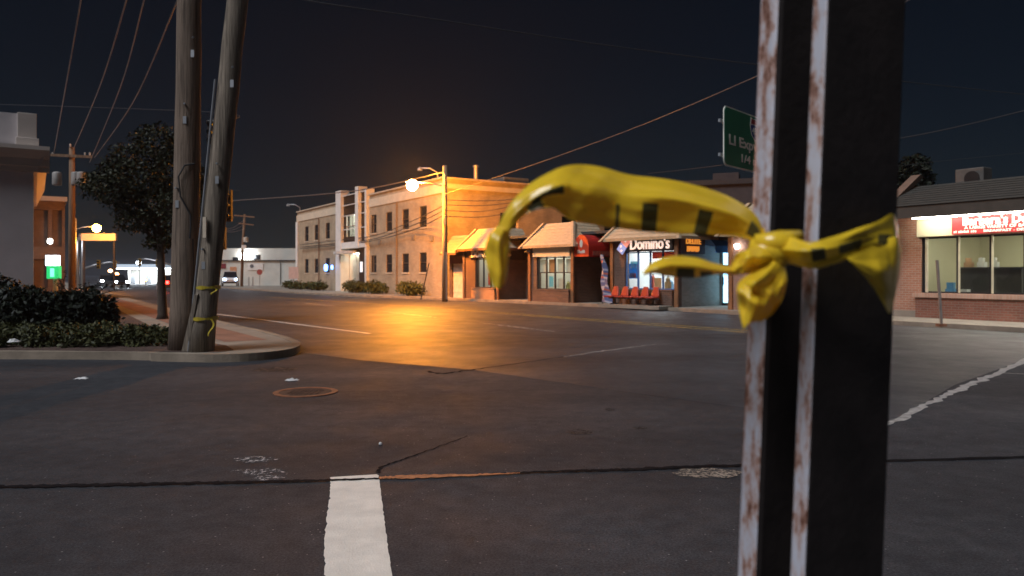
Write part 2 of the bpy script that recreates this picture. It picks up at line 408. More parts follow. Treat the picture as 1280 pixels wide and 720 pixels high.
ribbon('grit_seam', [gnd(474, 598.5), gnd(520, 597), gnd(600, 594.5), gnd(650, 592.5)], [.05, .09, .05, .02], RUSTS, .009, 2, .006, 20)
ribbon('tar_seam', [gnd(590, 594.5), gnd(700, 590), gnd(800, 587), gnd(960, 581), gnd(1100, 577), gnd(1500, 566)], [.025, .06, .07, .06, .05], TAR, .0075, 3, .006, 30)
ribbon('crack', [gnd(473, 592), gnd(480, 583), gnd(520, 569), gnd(585, 545)], [.03, .03, .02, .01], TAR, .0035, 4, .012)
ribbon('crack', [gnd(535, 464), gnd(552, 467), gnd(600, 461), gnd(706, 446)], [.05, .1, .05, .02], TAR, .0035, 5, .03)
ribbon('crack', [gnd(706, 446), gnd(760, 438), gnd(822, 430)], [.03, .06, .03], SEAL, .0035, 5, .03)
ribbon('crack', [gnd(980, 541), gnd(1060, 544), gnd(1105, 533), gnd(1160, 505), gnd(1200, 487), gnd(1245, 467), gnd(1300, 443), gnd(1330, 431), gnd(1342, 421)], [.05, .06, .09, .09, .12, .12, .10, .08], SEAL, .0045, 6, .03)
ribbon('crack', [gnd(1243, 466), gnd(1275, 467.5), gnd(1330, 470)], [.04, .05, .04], SEAL, .0045, 7, .01)
for i, (x, y, w, h) in enumerate(((318, 575, 60, 8), (325, 590, 70, 9), (335, 598, 40, 7), (885, 592, 90, 14))):
    mb = MB(); rnd = random.Random(i + 20); c = gnd(x, y); ex = gnd(x + w / 2, y).x - c.x; ey = gnd(x, y - h / 2).y - c.y
    sheet(mb, [(c.x + ex * math.cos(a) * rnd.uniform(.7, 1.1), c.y + ey * math.sin(a) * rnd.uniform(.7, 1.1)) for a in [k * math.pi / 10 for k in range(20)]], .0055 + .0005 * i)
    tag(mb.build('chipped_paint' if i < 3 else 'sand_patch', paint_mat('chipped_white_paint', (.45, .44, .44), .55, 24) if i < 3 else SAND, norm=False), kind='structure')
# dark oil spots
for i, (x, y, w, h) in enumerate(((725, 540, 34, 7), (800, 535, 20, 4), (762, 512, 14, 4), (345, 462, 60, 6))):
    mb = MB(); rnd = random.Random(i + 40); c = gnd(x, y); ex = gnd(x + w / 2, y).x - c.x; ey = gnd(x, y - h / 2).y - c.y
    sheet(mb, [(c.x + ex * math.cos(a) * rnd.uniform(.8, 1.1), c.y + ey * math.sin(a) * rnd.uniform(.8, 1.1)) for a in [k * math.pi / 10 for k in range(20)]], .003)
    tag(mb.build('oil_stain', paint_mat('oil', (.025, .024, .025), .5, 6), norm=False), kind='structure')

# manhole cover
c = gnd(382, 490.5)
mh = thing('manhole_cover', (c.x, c.y, 0), 'rusty round iron manhole cover set in the asphalt', 'manhole')
RUST = mat('rusty_iron', (.20, .085, .045), .8, .4, 8, .5, 50)
mb = MB(); mb.lathe([(.40, -.02), (.40, .010), (.33, .010), (.33, -.02)], n=28); mb.build('ring', RUST, mh)
mb = MB(); mb.lathe([(.325, -.02), (.325, .007), (.0, .007)], n=28)
for i in range(-4, 5):
    for j in range(-4, 5):
        if i * i + j * j < 15: mb.box(i * .06 - .02, i * .06 + .02, j * .06 - .02, j * .06 + .02, .006, .012)
mb.build('lid', mat('dark_iron', (.055, .032, .026), .85, .4, 8, .5, 50), mh)

# litter
PAPER = mat('crumpled_paper', (.62, .61, .60), .8, .1, 6)
def litter(px, py, w, d, lab, z=0.0, seed=0, h=.03):
    rnd = random.Random(seed); c = gnd(px, py, z); mb = MB(); nx, ny = 7, 4; vs_ = []
    for j in range(ny):
        for i in range(nx):
            ed = (i in (0, nx - 1)) or (j in (0, ny - 1))
            vs_.append((( i / (nx - 1) - .5) * w * rnd.uniform(.85, 1.1), (j / (ny - 1) - .5) * d * rnd.uniform(.8, 1.15), .004 + (rnd.uniform(0, .01) if ed else rnd.uniform(.008, h))))
    mb.add(vs_, [(j * nx + i, j * nx + i + 1, (j + 1) * nx + i + 1, (j + 1) * nx + i) for j in range(ny - 1) for i in range(nx - 1)])
    o = mb.build('paper_scrap', PAPER); o.location = c; return tag(o, lab, 'litter')
litter(365, 476, .2, .1, 'white paper scrap on the asphalt just behind the manhole cover', seed=1, h=.045)
litter(102, 474, .17, .09, 'flattened white paper scrap on the dark asphalt in front of the kerb', seed=2)
litter(17, 428, .16, .1, 'pale paper scrap caught in the ground ivy by the kerb', z=.40, seed=3, h=.06)
mb = MB(); mb.lathe([(.008, 0), (.017, .008), (.013, .02), (.004, .025)], n=7); o = mb.build('pebble', PAPER); o.location = gnd(475.5, 556); tag(o, 'tiny white pebble on the road beyond the thick white stripe', 'pebble')

# ------------------------------------------------------------------ foliage
def leaf_cloud(ells, n, size, seed, shell=.55):
    rg = np.random.default_rng(seed); mbv = []
    wts = np.array([e[3] * e[4] * e[5] for e in ells]) ** .8; wts /= wts.sum()
    idx = rg.choice(len(ells), n, p=wts); E = np.array(ells)[idx]
    d = rg.normal(size=(n, 3)); d /= np.linalg.norm(d, axis=1)[:, None]
    r = (shell + (1 - shell) * rg.random(n)) * (1 + .18 * np.sin(d[:, 0] * 7 + E[:, 0] * 3) * np.cos(d[:, 2] * 6 + E[:, 1]))
    c = E[:, :3] + d * r[:, None] * E[:, 3:6]
    a = rg.normal(size=(n, 3)); a /= np.linalg.norm(a, axis=1)[:, None]
    b = np.cross(a, rg.normal(size=(n, 3))); b /= np.linalg.norm(b, axis=1)[:, None]
    s_ = size * (.6 + .8 * rg.random(n))[:, None]
    v = np.stack([c - a * s_, c + b * s_ * .45, c + a * s_, c - b * s_ * .45], 1).reshape(-1, 3)
    m = MB(); m.v = v.tolist(); m.f = [[4 * i, 4 * i + 1, 4 * i + 2, 4 * i + 3] for i in range(n)]
    m.m = (rg.random(n) < .4).astype(int).tolist(); return m
LEAF = [leafmat('tree_leaf', (.021, .025, .011)), leafmat('tree_leaf_light', (.034, .036, .014))]
HEDGE = [leafmat('yew_leaf', (.013, .018, .009)), leafmat('yew_leaf_dark', (.008, .012, .008))]
IVY = [leafmat('ivy_leaf', (.062, .064, .022)), leafmat('ivy_leaf_dark', (.035, .04, .016))]
SHRUB = [leafmat('shrub_leaf', (.09, .10, .03)), leafmat('shrub_leaf_dark', (.05, .06, .02))]
BARK = mat('bark', (.06, .045, .035), .95, .3, 4, .7, 20, stretch=(4, 4, .6))

def tree(name, base, ells, n, size, label, trunk_h, r0, seed, limbs=5, mats=LEAF, group=None):
    t = thing(name, base, label, 'tree', group=group); rnd = random.Random(seed); mb = MB()
    top = Vector((rnd.uniform(-.15, .15), rnd.uniform(-.1, .1), trunk_h))
    mb.tube([(0, 0, -.05), (.0, 0, .15), (top.x * .4, top.y * .4, trunk_h * .5), top], [r0 * 1.5, r0 * 1.1, r0 * .9, r0 * .75], 10)
    for k in range(limbs):
        e = ells[k % len(ells)]; q = Vector(e[:3]) + Vector((rnd.uniform(-.3, .3), rnd.uniform(-.3, .3), rnd.uniform(-.2, .4)))
        st = Vector((top.x, top.y, top.z * rnd.uniform(.8, .98))); md = st.lerp(q, .5) + Vector((0, 0, .15))
        mb.tube([st, md, q], [r0 * .5, r0 * .32, r0 * .12], 7)
    mb.build('trunk', BARK, t, smooth=True)
    leaf_cloud(ells, n, size, seed).build('crown', mats, t, norm=False)
    return t
c = gnd(203, 399, .13)
tree('street_tree', c, [(-.9, .2, 4.3, 1.0, 1.1, .7), (-1.5, -.2, 4.0, .8, .9, .55), (.35, .1, 4.5, .8, 1.0, .9), (-.2, 0, 5.4, .75, .8, .6), (-.4, .3, 3.5, .8, .9, .6), (.6, -.2, 3.4, .7, .8, .7), (-2.0, .1, 4.2, .5, .7, .4), (.2, .2, 2.6, .5, .5, .4), (-1.0, .1, 3.4, .55, .6, .35), (.5, 0, 5.3, .45, .5, .4), (-1.1, 0, 5.0, .5, .5, .4), (.9, .1, 4.2, .5, .6, .6), (-.75, .0, 3.0, .75, .7, .4), (-.15, .1, 2.35, .5, .5, .3), (-1.5, .1, 4.7, .5, .5, .35), (1.2, .1, 3.6, .5, .5, .6)],
     15500, .060, 'leafy street tree with dark trunk on the corner pavement behind the wooden poles', 2.6, .13, 3, 8)
def bush(name, c, ells, n, size, label, seed, mats, group=None, cat='shrub', stem_r=.04):
    t = thing(name, c, label, cat, group=group); rnd = random.Random(seed)
    mb = MB()
    for k in range(5):
        e = ells[k % len(ells)]
        mb.tube([(rnd.uniform(-.1, .1), rnd.uniform(-.1, .1), -.03), (e[0] * .5, e[1] * .5, e[2] * .5), (e[0] + rnd.uniform(-.1, .1), e[1], e[2] + e[5] * .5)], [stem_r, stem_r * .7, stem_r * .3], 6)
    mb.build('stem', BARK, t)
    leaf_cloud(ells, n, size, seed, .35).build('foliage', mats, t, norm=False)
    return t
c = Vector((-11.6, 16.6, .13))
bush('yew_hedge', c, [(-2.6, 0, .6, 1.3, .7, .62), (-1.2, 0, .75, 1.2, .75, .68), (.1, 0, .62, 1.1, .75, .60), (-.6, .1, .9, 1.0, .6, .6)], 16000, .07, 'wide rounded dark yew bush in front of the pale building', 5, HEDGE)
c = Vector((-9.5, 16.4, .13))
spiky = bush('yew_hedge', c, [(-.9, 0, .5, .9, .7, .55), (-.1, 0, .5, .75, .65, .55), (.35, 0, .4, .4, .45, .4)], 12000, .07, 'dark yew bush with spiky twigs sticking out beside the wooden poles', 6, HEDGE)
mb = MB(); rnd = random.Random(9)
for k in range(60):
    a = rnd.uniform(-.4, 2.6); b = Vector((rnd.uniform(-.6, .55), rnd.uniform(-.3, .3), rnd.uniform(.5, .95))); l = rnd.uniform(.25, .6)
    d = Vector((math.cos(a) * 1.0 + .2, rnd.uniform(-.3, .3), abs(math.sin(a)) * .8 + .1)).normalized()
    mb.tube([b, b + d * l * .6, b + d * l + Vector((0, 0, -.05))], [.012, .009, .003], 4)
    for q in range(9):
        p = b + d * l * (.3 + .08 * q); e = Vector((rnd.uniform(-1, 1), rnd.uniform(-1, 1), rnd.uniform(-.3, 1))).normalized() * .07
        s_ = d * .015; mb.quad(p - s_, p + e, p + s_)
mb.build('twig', HEDGE[0], spiky, norm=False)
c = Vector((-15.3, 17.6, .13))
bush('yew_hedge', c, [(-1.5, 0, .65, 1.4, .8, .68), (0, 0, .7, 1.2, .8, .65), (1.2, 0, .6, 1.1, .7, .6)], 11000, .075, 'dark clipped yew bush against the wall of the pale building', 7, HEDGE)
# ivy ground cover in front
rg = np.random.default_rng(12); ells = []
for k in range(170):
    x = rg.uniform(-13.6, -6.6); y = rg.uniform(13.7, 15.6)
    if x > -7.4 and y > 14.9: continue
    ells.append((x, y, .25 + rg.uniform(-.05, .1), rg.uniform(.25, .42), rg.uniform(.22, .35), rg.uniform(.16, .26)))
tag(leaf_cloud(ells, 42000, .042, 13, .4).build('ground_ivy', IVY, norm=False), 'low green ivy and grass bank between the kerb and the yew bushes', 'ground cover', kind='stuff')

# ------------------------------------------------------------------ utility poles at the corner
def wood_pole(name, p0, p1, r0, r1, label, m=WOOD, group=None):
    t = thing(name, p0, label, 'utility pole', group=group); mb = MB(); k = 14; rnd = random.Random(int(p0[0] * 10)); P_ = []; rs = []
    d = Vector(p1) - Vector(p0)
    for i in range(k + 1):
        f = i / k; P_.append(d * f + Vector((rnd.uniform(-.008, .008), rnd.uniform(-.008, .008), -.1 if i == 0 else 0))); rs.append(r0 + (r1 - r0) * f + rnd.uniform(-.004, .004) + (.03 if i == 0 else 0))
    mb.tube(P_, rs, 18); mb.build('shaft', m, t, smooth=True); return t
b0 = gnd(230, 436.5, .142); pA = wood_pole('utility_pole', b0, (b0.x - .01 + 10 * .016, b0.y, 9.6), .245, .185, 'upright thick brown wooden utility pole at the kerb corner', mat('dark_brown_pole', (.185, .135, .10), .9, .55, 3.0, .9, 14, stretch=(9, 9, .3)))
b1 = gnd(251, 438.5, .142); pB = wood_pole('utility_pole', b1, (b1.x + .95, b1.y + .1, 9.6), .20, .165, 'leaning pale grey wooden utility pole with tape remnants at the kerb corner')
# splintered foot boards, staples and cable on the leaning pole
mb = MB(); mb.hexa([(-.30, -.1, 0), (-.18, -.12, 0), (-.18, -.02, 0), (-.30, .0, 0), (-.03, -.2, 1.0), (.03, -.21, 1.0), (.04, -.15, 1.05), (-.02, -.14, 1.0)])
mb.build('splint', WOOD, pB)
mb = MB(); mb.tube([(-.17, -.12, .0), (-.03, -.12, 1.4), (.09, -.12, 2.6), (.30, -.11, 4.8)], .018, 6); mb.build('ground_wire_guard', STEEL, pB)
mb = MB(); mb.box(.13, .19, -.235, -.19, 2.0, 2.36); mb.build('tag_plate', mat('cream_plate', (.6, .5, .38), .6), pB)
mb = MB(); P_ = [(.19 + .02 * math.sin(k * .8), -.20, 2.0 + k * .14) for k in range(4)] + [(.05, -.26, 2.75), (.02, -.27, 3.1), (.12, -.25, 3.3), (.25, -.13, 3.35)]
mb.tube(P_, .014, 6); mb.build('cable_loop', CABLE, pA)
mb = MB(); mb.tube([(.21, -.12, 2.0), (.21, -.13, .0)], .02, 6); mb.build('conduit', DARK, pA)
for t_, lx_, r_, zs in ((pA, .017, .24, (2.9, 4.4, 5.6)), (pB, .1, .19, (1.8, 3.3, 5.0))):
    for i, z in enumerate(zs):
        mb = MB(); a_ = -1.9 + .5 * i; x_, y_ = lx_ * z + (r_ - .004 * z) * math.cos(a_), (r_ - .004 * z) * math.sin(a_)
        mb.tube([(x_, y_, z), (x_ + .05 * math.cos(a_), y_ + .05 * math.sin(a_), z)], .018, 6); mb.build('bolt', STEEL, t_)
        mb = MB(); mb.box(x_ - .03, x_ + .03, y_ - .012, y_ + .004, z - .35, z - .22); mb.build('tag_plate', [ALU, STEEL][i % 2], t_)
YT = mat('yellow_tape_film', (.40, .30, .03), .4, .12, 4, .25, 14)
def tape_wrap(pole_b, lean, z, r, lab, tail):
    mb = MB(); rnd = random.Random(int(z * 100)); k = 22; A = []; B = []
    cx = pole_b.x + lean * z; cy = pole_b.y + .01 * z
    for i in range(k + 1):
        a = 2 * math.pi * i / k; rr = r + .006 + rnd.uniform(0, .006); w = .028 + .012 * math.sin(i * 1.3)
        A.append((cx + rr * math.cos(a), cy + rr * math.sin(a), z + w + .01 * math.sin(a + 1))); B.append((cx + rr * math.cos(a), cy + rr * math.sin(a), z - w))
    mb.add(A + B, [(i, i + 1, k + 2 + i, k + 1 + i) for i in range(k)])
    p = Vector((cx + r * .75, cy - r * .75, z)); L_ = []; Rr = []
    for i in range(9):
        f = i / 8; q = p + Vector((.03 + .05 * math.sin(f * 5), -.03, -tail * f)); w = .03 * (1 - .4 * f); L_.append((q.x - w, q.y, q.z)); Rr.append((q.x + w * .5, q.y - .02, q.z))
    mb.add(L_ + Rr, [(i, i + 1, 10 + i, 9 + i) for i in range(8)])
    o = mb.build('barrier_tape', YT, org=(cx, cy, z), norm=False); o.location = (cx, cy, z); return tag(o, lab, 'tape')
tape_wrap(b1, .1, 1.27, .2, 'yellow tape remnant tied round the leaning wooden pole at shoulder height', .12)
tape_wrap(b1, .1, .72, .215, 'yellow tape remnant round the leaning wooden pole at knee height', .3)

# ------------------------------------------------------------------ pale classical building, far left
O = at(42, 343, 23.0); O.z = .13
bank = thing('bank_building', O, 'pale stucco building with classical cornice behind the yew bushes', 'building', rotz=math.atan2(.543, .84))
STU = mat('grey_stucco', (.60, .56, .57), .85, .10, .6, .1, 60)
STL = mat('pale_moulding', (.58, .51, .46), .8, .08, 1)
mb = MB(); mb.box(-16, 0, 0, 14, -.1, 5.0); mb.build('wall', STU, bank)
mb = MB(); pr = [(.0, 4.55), (-.10, 4.55), (-.10, 4.70), (-.16, 4.72), (-.16, 4.95), (-.30, 5.05), (-.42, 5.2), (-.42, 5.32), (.0, 5.36)]
mb.extr(pr, -16, .42)
mb.hexa([(.002, .002, 4.56), (.1, -.10, 4.56), (.1, 14, 4.56), (.002, 14, 4.56), (.002, 0, 5.355), (.42, -.42, 5.315), (.42, 14, 5.315), (.002, 14, 5.355)])
mb.build('cornice', STL, bank)
mb = MB(); mb.box(-16, -.42, .12, .5, 5.3, 6.35); mb.build('parapet', STU, bank)
mb = MB(); mb.box(-.42, .08, -.02, .52, 5.3, 6.37); mb.box(-.46, .14, -.06, .56, 5.36, 5.6); mb.build('parapet_pier', STL, bank, bevel=.01)

# brick building further along
O = at(34, 343, 40); O.z = .13
bb = thing('brick_building', O, 'two-storey brown brick building with tall pilasters beyond the pale building', 'building', rotz=R(33))
mb = MB(); wall(mb, 0, 1.75, 0, 5.4, 0, .3, [(.3, .95, 2.9, 4.9), (1.15, 1.6, 2.9, 4.9), (.3, .95, .6, 2.2)]); mb.box(0, 1.75, .3, 9, 0, 5.38); mb.build('wall', brick('brown_brick', (.27, .16, .11), (.22, .13, .09), (.2, .16, .13)), bb)
for (a, b, z0, z1) in ((.3, .95, 2.9, 4.9), (1.15, 1.6, 2.9, 4.9), (.3, .95, .6, 2.2)):
    mb = MB(); mb.box(a + .02, b - .02, .12, .16, z0 + .02, z1 - .02); mb.build('window', mat('brown_panel', (.20, .13, .10), .7), bb)
mb = MB(); mb.box(-.1, 1.85, -.15, 9, 5.4, 5.65); mb.build('coping', STL, bb)

# pylon sign, white box above green box
O = at(66.5, 343, 33); O.z = .13
ps = thing('pylon_sign', O, 'small lit pylon sign, white panel above a green panel, by the brick building', 'sign')
mb = MB(); mb.box(-.27, .24, -.12, .12, 1.76, 2.22); mb.build('white_panel', emat('sign_white', (.75, .88, 1.0), 5.0), ps)
mb = MB(); mb.box(-.22, .30, -.12, .12, 1.18, 1.74); mb.build('green_panel', emat('sign_green', (.01, .42, .12), 1.6), ps)
mb = MB(); mb.box(-.06, .12, -.13, -.122, 1.26, 1.64); mb.build('numeral_panel', emat('sign_cyan', (.2, .9, .7), 1.4), ps)
mb = MB(); mb.box(-.08, .08, .121, .22, -.1, 2.0); mb.build('post', STEEL, ps)
o = MB().lathe([(.02, 0), (.12, .05), (.12, .25), (.02, .3)], n=12).build('wall_lamp', emat('wall_lamp_white', (1, .97, .9), 12)); p_ = at(62.5, 305, 39.5); o.location = p_; tag(o, 'small round white wall lamp on the brown brick building', 'lamp')

# ------------------------------------------------------------------ crossarm pole with transformers
O = at(90, 343, 38); O.z = .13
cp = thing('utility_pole', O, 'brown wooden utility pole with crossarm and grey transformers behind the street tree', 'utility pole')
mb = MB(); mb.tube([(0, 0, -.2), (0, 0, 4), (.0, 0, 7.9)], [.17, .155, .13], 12); mb.build('shaft', WOOD2, cp, smooth=True)
mb = MB(); mb.hexa([(-.98, -.2, 7.42), (1.1, -.2, 7.32), (1.1, -.1, 7.32), (-.98, -.1, 7.42), (-.98, -.2, 7.55), (1.1, -.2, 7.45), (1.1, -.1, 7.45), (-.98, -.1, 7.55)]); mb.build('crossarm', WOOD2, cp)
for x in (-.62, .35, .62):
    mb = MB(); mb.lathe([(.02, 0), (.2, .02), (.22, .08), (.22, .62), (.19, .68), (.05, .72)], (x, -.25, 5.9), 14); mb.build('transformer', mat('transformer_grey', (.3, .28, .26), .5), cp, smooth=True)
for x in (-.9, 0, .75, 1.0):
    mb = MB(); mb.lathe([(.02, 0), (.05, .02), (.03, .08), (.05, .1), (.03, .16)], (x, -.15, 7.46 if x else 7.9), 8); mb.build('insulator', mat('porcelain', (.5, .45, .4), .3), cp)
crossO = O

def cable(name, pts, r, label, m=CABLE, sag=0.0, group=None):
    pts = [Vector(p) for p in pts]
    if len(pts) == 2 and sag:
        a, b = pts; pts = [a.lerp(b, i / 16) - Vector((0, 0, sag * 4 * (i / 16) * (1 - i / 16))) for i in range(17)]
    elif len(pts) > 2: pts = smooth_poly(pts, 6)
    c = pts[0].copy(); mb = MB(); mb.tube(pts, r, 5); o = mb.build(name, m, org=c, smooth=True); o.location = c
    return tag(o, label, 'cable', group)
G1 = 'power lines running from the crossarm pole overhead'
for (x0, y0, p) in ((-.9, 193, [(67, 193, 38), (80, 120, 24), (101, 0, 15), (110, -80, 12)]), (0, 188, [(91, 188, 38), (124, 110, 24), (158, 0, 15), (180, -80, 12)]), (.75, 197, [(112, 203, 38), (150, 110, 25), (180, 0, 16), (200, -80, 13)]), (1.0, 196, [(118, 197, 38), (165, 130, 26), (222, 0, 15), (252, -80, 12)])):
    cable('power_line', [at(a, b, c) for a, b, c in p], .016, 'thin overhead power line rising from ' + {-.9: 'the crossarm end towards the pale building', 0: 'the top of the crossarm pole', .75: 'the inner insulator on the tree side of the crossarm', 1.0: 'the crossarm tip towards the street tree'}[x0], CABLEG, group=G1)

# ------------------------------------------------------------------ sodium street lamps
def cobra_lamp(t, base, d, L_, up, mname='lamp_bulb', strength=2000, r=.16):
    """arm and lit head fixed to the pole: base point, horizontal direction d"""
    d = Vector(d).normalized(); e = base + d * L_ + Vector((0, 0, up))
    mb = MB(); mb.tube([base, base.lerp(e, .4) + Vector((0, 0, .12)), e + Vector((0, 0, .06))], .03, 7); mb.build('arm', ALU, t, smooth=True)
    ux, uy = d.x, d.y; s_ = Vector((-uy, ux, 0)); mb = MB(); vs_ = []
    prof = [(-.22, .05, .05), (-.1, .10, .08), (.15, .17, .11), (.35, .15, .10), (.5, .06, .04)]
    for x, w, h in prof:
        q = e + d * x + Vector((0, 0, .05)); vs_ += [q - s_ * w, q + Vector((0, 0, h)), q + s_ * w]
    fs = [(3 * i + j, 3 * i + j + 1, 3 * i + 4 + j, 3 * i + 3 + j) for i in range(4) for j in range(2)] + [(0, 1, 2), (12, 13, 14)]
    mb.add(vs_, fs); mb.build('lamp_head', ALU, t, smooth=True, norm=False)
    mb = MB(); q = e + d * .15 + Vector((0, 0, .0)); n = 12
    mb.lathe([(r * math.cos(R(a_)) + .001, r * math.sin(R(a_)) - r * .35) for a_ in range(-88, 89, 16)], q, 16)
    mb.build('bulb', emat(mname, SODIUM, strength), t, smooth=True); return q
O = gnd(556, 374.0, .13)
lp = thing('street_lamp', O, 'wooden utility pole with a lit orange sodium street lamp outside the tan building', 'street lamp')
hL = (374 - 207) * O.y / FPX
mb = MB(); mb.tube([(0, 0, -.2), (0, 0, 3), (.0, 0, hL)], [.16, .15, .12], 14); mb.build('shaft', mat('lamp_pole_wood', (.30, .22, .14), .9, .35, 2.2, .6, 18, stretch=(6, 6, .35)), lp, smooth=True)
sY = O.y / FPX
cobra_lamp(lp, Vector((-.1, 0, (374 - 233) * sY)), (-1, -.25, 0), 1.55, .12, 'sodium_bulb', 2700, .30)
mb = MB(); mb.box(-.07, .07, -.22, -.12, 4.1, 4.5); mb.build('meter_box', mat('box_grey', (.3, .29, .27), .6), lp)
mb = MB(); mb.box(-.05, .02, -.2, -.13, 6.3, 6.9); mb.build('cable_clamp', WHITE, lp)
mb = MB(); mb.tube([(.1, -.1, 0), (.1, -.1, 2.6)], .05, 8); mb.build('conduit', STEEL, lp)
lampO = O
# second lamp, far left, with a lit beam below it
O = at(94, 343, 66); O.z = .13
l2 = thing('street_lamp', O, 'far orange sodium street lamp on a steel pole above a signboard', 'street lamp')
mb = MB(); mb.tube([(0, 0, -.2), (0, 0, 6.4)], [.14, .1], 10); mb.build('shaft', STEEL, l2, smooth=True)
cobra_lamp(l2, Vector((0, -.1, 5.35)), (1, -.1, 0), 1.95, .25, 'sodium_bulb_far', 380, .34)
O = at(124, 343, 68.5); O.z = .13
gs = thing('roof_sign_beam', O, 'long beige sign beam on two posts lit by the far orange lamp', 'sign')
mb = MB(); mb.box(-1.6, 1.6, -.15, .15, 4.5, 5.15); mb.build('beam', CREAM, gs)
for x in (-1.4, 1.4):
    mb = MB(); mb.box(x - .06, x + .06, -.06, .06, -.1, 4.5); mb.build('post', DARK, gs)

# ------------------------------------------------------------------ traffic signals far down the road
YEL = mat('signal_yellow', (.55, .33, .04), .5)
def signal_head(parent, p, face=(0, -1), m=YEL, lit=None, h=.95):
    mb = MB(); w = .16
    mb.box(p[0] - w, p[0] + w, p[1] - .12, p[1] + .12, p[2] - h / 2, p[2] + h / 2); hd = mb.build('signal_head', m, parent, bevel=.03)
    for k in range(3):
        z = p[2] + h / 2 - h * (k + .5) / 3
        mb = MB(); mb.tube([(p[0], p[1] - .13, z), (p[0], p[1] - .26, z)], [.12, .12], 10, cap=False); mb.build('visor', BLACK, hd, norm=False)
        mb = MB(); mb.tube([(p[0], p[1] - .12, z), (p[0], p[1] - .135, z)], .105, 10); mb.build('lens', emat('lens_lit', (1, .3, .1), 8) if lit == k else DGLASS, hd)
    return hd
def mast(px, Y, arm_px, arm_y, py_top, heads, lab, side=1):
    O = at(px, 343, Y); O.z = .0; s_ = Y / FPX
    t = thing('traffic_signal', O, lab, 'traffic light'); ht = CAMH + (HY - py_top) * s_
    mb = MB(); mb.tube([(0, 0, -.1), (0, 0, ht)], [.2, .15], 12); mb.build('pole', ALU, t, smooth=True)
    ax = (arm_px - px) * s_; az = CAMH + (HY - arm_y) * s_
    z0 = az - abs(ax) * .18
    mb = MB(); mb.tube([(0, 0, z0), (ax * .35, 0, z0 + (az - z0) * .6), (ax * .7, 0, az), (ax, 0, az)], [.12, .11, .09, .07], 8); mb.build('mast_arm', ALU, t, smooth=True)
    for hx, hy in heads: signal_head(t, ((hx - px) * s_, -.25, CAMH + (HY - hy) * s_))
    return t
mast(103.5, 82, 149, 328, 296, [(125, 330.5), (145, 331)], 'pale steel traffic signal mast with two yellow signal heads at the far crossing')
mast(216, 96, 172, 324, 318, [(176, 328), (198, 329)], 'second traffic signal mast with yellow heads near the bright petrol station')
O = at(97.5, 343, 80); O.z = 0
t = thing('steel_pole', O, 'pale steel pole with a bracket beside the far signal mast', 'pole')
mb = MB(); mb.tube([(0, 0, -.1), (0, 0, 5.2)], [.2, .17], 10); mb.build('shaft', ALU, t, smooth=True)
mb = MB(); mb.box(-.3, .9, -.2, .2, 5.2, 5.5); mb.tube([(.2, 0, 5.5), (.25, 0, 5.9)], .12, 8); mb.build('bracket', ALU, t)

# dark signal heads hanging on a span wire behind the leaning pole
O = at(266, 164, 21.0)
def hanging_signal(px, pyc, Y, h, lab, m, wire_y):
    O = at(px, pyc, Y); t = thing('hanging_signal', O, lab, 'traffic light')
    signal_head(t, (0, 0, 0), m=m, h=h)
    mb = MB(); mb.tube([(0, 0, h / 2 - .01), (0, 0, (pyc - wire_y) * Y / FPX)], .025, 6); mb.build('hanger', DARK, t); return t
hanging_signal(264.5, 166, 32, 1.05, 'black traffic signal head hanging behind the two wooden poles', BLACK, 140)
hanging_signal(285, 257, 30, 1.3, 'brown-backed traffic signal head hanging beside the leaning pole', mat('signal_back_brown', (.04, .032, .025), .8), 152)
hanging_signal(278, 298, 34, 1.05, 'low black traffic signal head hanging beside the leaning pole', BLACK, 236)
cable('span_wire', [at(-80, 128, 36), at(264, 140, 32), at(284, 152, 29)], .012, 'dark span wire carrying the hanging signal heads')
cable('span_wire', [at(180, 232, 38), at(278, 237, 34), at(300, 238, 33.5)], .01, 'short dark span wire above the low black signal head')

